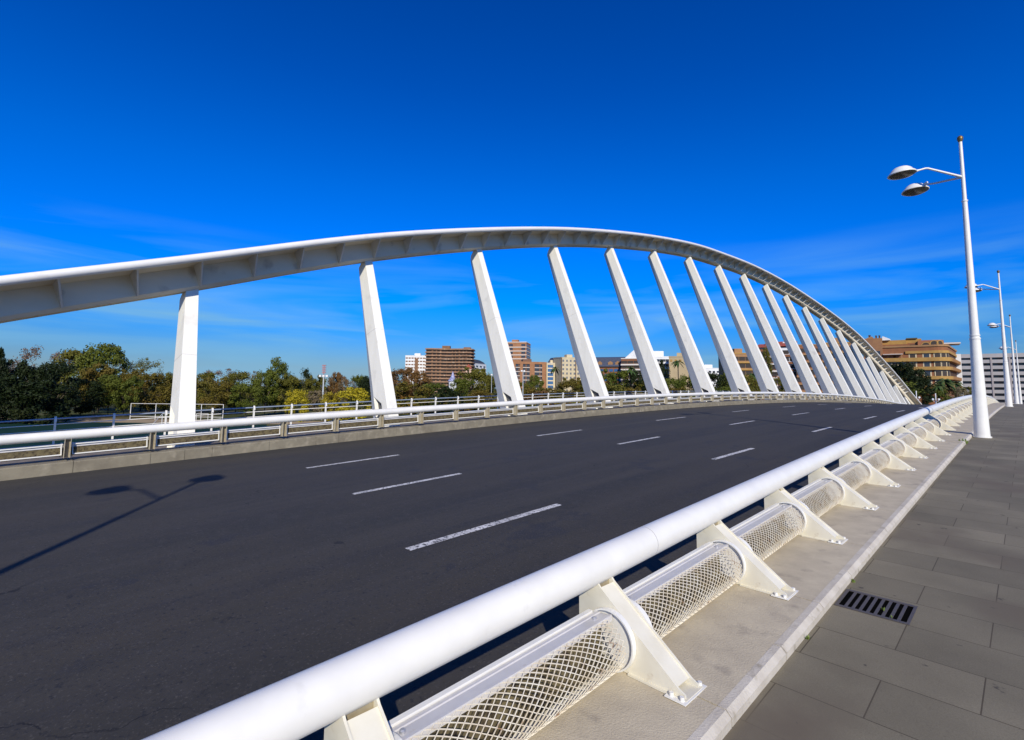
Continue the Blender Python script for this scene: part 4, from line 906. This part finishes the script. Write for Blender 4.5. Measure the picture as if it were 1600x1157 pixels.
# large orange corner building
def orange():
    FH = 3.45; D0 = 192.0
    a, ang, L = facade_frame(1352, 200, 1468, 186); z0 = TZ
    t = thing('corner_building', 'large orange and red corner apartment building with rounded corner and ochre balconies', 'building', (a.x, a.y, z0), ang)
    Z = lambda py: at(1420, py, 191).z - z0
    k = L/116.0            # metres per photo pixel along the facade
    X = lambda px: (px-1352)*k
    r = 4.0; dep = 38; SK = 0.115
    # main body with rounded corner at right
    def foot(off, xa):
        pts = [(xa, -off)] + [(X(1464)-0 + (r+off)*math.sin(R(q)), r-(r+off)*math.cos(R(q))) for q in range(0, 91, 15)] + [(X(1464)+r+off+SK*(dep-r), dep), (xa, dep)]
        return pts
    zt = Z(541)            # top of main floors
    mb = MB(); mb.prism(foot(0, X(1382)), 'z', 0, zt); mb.build('wall', redbr, t)
    # attic storey set behind, round corner drum
    mb = MB(); mb.prism([(X(1440), 0.4)] + [(X(1462) + (r-0.6)*math.sin(R(q)), r-(r-0.6)*math.cos(R(q))+0.2) for q in range(0, 91, 15)] + [(X(1462)+r-0.6, dep*0.5), (X(1440), dep*0.5)], 'z', zt, Z(532)); mb.build('corner_drum', mat('drum_brick', (0.34, 0.13, 0.055), 0.85, (0.28, 0.11, 0.05), 0.6), t)
    mb = MB(); mb.box(X(1424), X(1441), 1.2, 12, zt, Z(535.5)); mb.build('attic', redbr, t)
    mb = MB(); mb.box(X(1383), X(1424), 0.8, 14, zt, Z(537)); mb.build('attic', redbr, t)
    mb = MB(); mb.box(X(1384), X(1422), 2.6, 14, Z(537), Z(529.5)); mb.build('roof_storey', ochre, t)
    mb = MB(); mb.box(X(1421), X(1446), 4.0, 14, Z(536), Z(528)); mb.build('roof_storey', ochre, t)
    mb = MB(); mb.box(X(1422), X(1440), 3.4, 12, Z(528), Z(526.5)); mb.build('roof_terrace', mat('terrace_dark', (0.10, 0.10, 0.06), 0.9), t)
    # left tower mass
    mb = MB(); mb.box(X(1352), X(1384), -0.6, 18, 0, Z(526)); mb.build('tower_wall', mat('tan_brick', (0.33, 0.165, 0.07), 0.85, (0.27, 0.13, 0.06), 0.5), t)
    mb = MB(); mb.prism([(X(1357), Z(526)), (X(1370), Z(526)), (X(1368), Z(522.5)), (X(1362), Z(524))], 'y', 0.2, 8); mb.build('tower_cap', tanw, t)
    for px, w_ in ((1363, 3.2), (1374, 2.6), (1379.5, 2.6)):
        mb = MB(); mb.box(X(px)-w_*k*.5, X(px)+w_*k*.5, 2, 3.2, Z(526), Z(520.5 if px < 1370 else 521.5)); mb.box(X(px)-w_*k*.62, X(px)+w_*k*.62, 1.8, 3.4, Z(520.6 if px < 1370 else 521.6), Z(519.6 if px < 1370 else 520.7)); mb.build('chimney', mat('chimney_dark', (0.10, 0.05, 0.03), 0.9), t)
    mb = MB(); mb.prism([(X(1384.2), Z(529.4)), (X(1397), Z(529.4)), (X(1397), Z(527.5)), (X(1386), Z(523)), (X(1384.2), Z(523))], 'y', 1.5, 6); mb.build('stair_hut', wallw, t)
    # floor levels (photo rows of the ochre balcony bands)
    rows = [(551.5, 0.7), (564, 1.15), (577.5, 0.95), (592, 0.95), (606, 0.95)]
    for i, (py, bh) in enumerate(rows):
        z = Z(py); xa = X(1420) if i == 0 else (X(1384.3) if i == 1 else X(1387))
        off = 1.0 if i else 0.5
        mb = MB(); mb.prism(foot(off, xa), 'z', z-0.25, z+bh); mb.build('balcony', ochre, t)
    mb = MB(); mb.prism(foot(0.35, X(1383.8)), 'z', zt-0.3, zt+0.35); mb.build('cornice', tanw, t)
    # windows
    for i, py in enumerate((557.5, 571, 585, 599)):
        for j, px in enumerate((1392, 1403, 1414, 1431, 1452)):
            if i == 0 and px < 1420: continue
            o = link('window', winmesh(10*k*0.8, 2.0, dark if j % 2 else glass), t, (X(px), 0, Z(py)))
            fr = winmesh(10*k*0.8+0.8, 2.6, creamw); f2 = link('frame', fr, o, (0, 0.05, 0)); f2.scale = (1, 0.8, 1)
        for q in (12, 38, 66):
            o = link('window', winmesh(1.7, 2.0, dark), t, (X(1464)+r*math.sin(R(q)), r-r*math.cos(R(q)), Z(py))); o.rotation_euler = (0, 0, R(q))
            f2 = link('frame', winmesh(2.3, 2.6, creamw), o, (0, 0.05, 0)); f2.scale = (1, 0.8, 1)
        for c in range(7):
            xo = SK*(2.5+c*4.4)
            o = link('window', winmesh(2.2, 2.0, dark), t, (X(1464)+r+xo, r+2.5+c*4.4, Z(py))); o.rotation_euler = (0, 0, R(90)-math.atan(SK))
            mb = MB(); mb.box(X(1464)+r+xo-0.4, X(1464)+r+xo+1.5, r+0.9+c*4.4, r+4.0+c*4.4, Z(py)-1.9, Z(py)-0.8); mb.build('side_balcony', tanw, t)
    for px in (1399, 1407): arched(t, X(px), 0, Z(558), 2.4, 2.9, mat('wood_door', (0.20, 0.08, 0.03), 0.7), 0, tanw)
    arched(t, X(1390.5), 0.8, Z(545), 2.1, 2.4, dark, 0, ochre)
    arched(t, X(1452), 0.4, Z(541.0)+1.2*0, 2.3, 2.4, dark, 0, ochre)
    for q, px in ((8, 1467), (40, 1467)):
        arched(t, X(1462)+(r-0.6)*math.sin(R(q)), r+0.2-(r-0.6)*math.cos(R(q)), Z(541.5)+0.8, 1.9, 2.3, dark, R(q), ochre)
    mb = MB(); mb.box(X(1428), X(1438), 1.05, 1.4, Z(543.5), Z(538.0)); mb.build('loggia', dark, t)
    mb = MB(); mb.prism([(-1.6, Z(553.5)-0.1), (0, Z(552.3)), (0, Z(552.0)), (-1.6, Z(553.3))], 'x', X(1384.5), X(1416)); mb.build('awning', mat('awning_pale', (0.50, 0.42, 0.36), 0.8), t)
    # side wing with white bays and roof pergola
    mb = MB(); mb.box(X(1464)+r+SK*30-2, X(1464)+r+SK*34+1.2, 33, 37.6, 0, zt-1.5); mb.build('white_bay', wallw, t)
    mb = MB(); mb.box(X(1464)+1, X(1464)+r+4.6, 20, 30, zt+1.9, zt+2.4); mb.box(X(1464)-1, X(1464)+r+1.4, 21, 29, zt, zt+1.9); mb.build('pergola', whband, t)
    for px in (1362, 1375):
        for py in (552, 566, 580): link('window', winmesh(2.0, 2.4, glass), t, (X(px), -0.6, Z(py)))
orange()
# long grey building of stacked bands
def grey():
    a, ang, L = facade_frame(1497, 268, 1660, 246); z0 = TZ; t = thing('office_building', 'long grey concrete building of stacked horizontal bands behind the lamp posts', 'building', (a.x, a.y, z0), ang)
    H = at(1505, 553.6, 267).z - z0; FHH = 3.13
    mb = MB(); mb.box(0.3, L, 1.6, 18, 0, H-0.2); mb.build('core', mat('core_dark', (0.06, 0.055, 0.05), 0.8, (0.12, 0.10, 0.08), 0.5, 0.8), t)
    n = 8
    for k in range(n):
        z = H-FHH*k; bh = 2.0 if k == 0 else 1.75
        if z-bh < 0: break
        mb = MB(); mb.box(0, L, 0, 17, z-bh, z); mb.build('band', greyc, t)
        for c in range(9):
            link('window', winmesh(4.0, 1.2, glass), t, (3+c*5.6, 1.55, z-bh-0.68))
    kx = L/163.0
    for px in (1555, 1584, 1612, 1640, 1528):
        mb = MB(); mb.box((px-1497)*kx-0.35, (px-1497)*kx+0.35, -0.25, 1.5, 0, H-2.1); mb.build('column', mat('col_grey', (0.34, 0.30, 0.28), 0.85), t)
grey()

# ---------------------------------------------------------------- park furniture
def mast(px, py, D, z, label, lamps=2, r=0.12, col=None):
    b = gpt(px, D, z); h = at(px, py, D).z-z; t = thing('park_lamp', label, 'lamp post', b, YAW)
    c_ = col or mat('mast_grey', (0.45, 0.48, 0.48), 0.5); mb = MB(); mb.tube([(0, 0, 0), (0, 0, h)], [r, r*0.6], 8); mb.build('pole', c_, t)
    for i in range(lamps):
        s_ = (i-(lamps-1)/2); mb = MB(); mb.box(s_*0.9-0.30, s_*0.9+0.30, -0.25, 0.25, h-0.2, h+0.3); mb.build('lamp_head', wallw, t)
    return t, h
t, h = mast(505, 588, 135, GZ, 'tall floodlight mast with white lamps between the first two struts', 3, 0.28)
mb = MB(); mb.tube([(0, 0, h), (0, 0, h+3)], 0.08, 6)
for a_ in range(5): mb.box(-0.5, 0.5, -0.15, 0.15, h+0.8+a_*0.5, h+1.0+a_*0.5)
mb.build('aerial', mat('aerial_red', (0.4, 0.12, 0.1), 0.6), t)
mast(817, 580, 180, GZ, 'pale lamp mast standing before the brick apartments', 2, 0.2)
mast(768, 586, 180, GZ, 'thin lamp mast seen just left of the third strut', 1, 0.13)
def candelabra(px, py, D, label):
    b = gpt(px, D, TZ); h = at(px, py, D).z-TZ; t = thing('globe_lamp', label, 'lamp post', b); mb = MB(); mb.tube([(0, 0, 0), (0, 0, h*0.5), (0, 0, h)], [0.14, 0.10, 0.13], 8); mb.build('pole', wallw, t)
    for i in range(4):
        a_ = R(45+90*i); e = Vector((math.cos(a_)*0.9, math.sin(a_)*0.9, h*0.55)); mb = MB(); mb.tube([(0, 0, h*0.5), e*0.6+Vector((0, 0, h*0.14)), e], 0.04, 5); ar = mb.build('arm', wallw, t)
        mb = MB(); mb.tube([e+Vector((0, 0, z_)) for z_ in (0, .08, .25, .42, .5)], [0.05, 0.18, 0.25, 0.18, 0.05], 8); mb.build('globe', wallw, ar)
candelabra(1431, 611, 150, 'white globe lamp post at the foot of the far arch end')
candelabra(1461, 615, 140, 'white globe lamp post before the palms at the end of the road')
# ball-stop fence and goals
def frame_fence(name, label, cat, pxs, D, h, r, netm=None, cross=()):
    pts = [gpt(px, D, GZ) for px in pxs]; o0 = pts[0]; t = thing(name, label, cat, o0)
    for p in pts: q = p-o0; mb = MB(); mb.tube([q, q+Vector((0, 0, h))], r, 6); mb.build('post', tubew, t)
    q1 = pts[-1]-o0
    for hz in (h,)+tuple(cross): mb = MB(); mb.tube([Vector((0, 0, hz)), q1+Vector((0, 0, hz))], r*0.8, 6); mb.build('crossbar', tubew, t)
    return t
frame_fence('ball_fence', 'white framed ball fence at the end of the pitch either side of the first strut', 'fence', (207, 246, 283, 317, 351), 128, 4.1, 0.075, cross=(0.9,))
g = frame_fence('goal', 'white football goal at the left foot of the first strut', 'goal', (257, 290), 112, 2.6, 0.075)
b1 = gpt(257, 112, GZ); b2 = gpt(238, 105, GZ)
mb = MB(); mb.tube([Vector((0, 0, 2.6)), b2-b1], 0.05, 5); mb.build('brace', tubew, g)
frame_fence('training_goal', 'small white training goal right of the first strut', 'goal', (310, 328), 122, 2.1, 0.06)
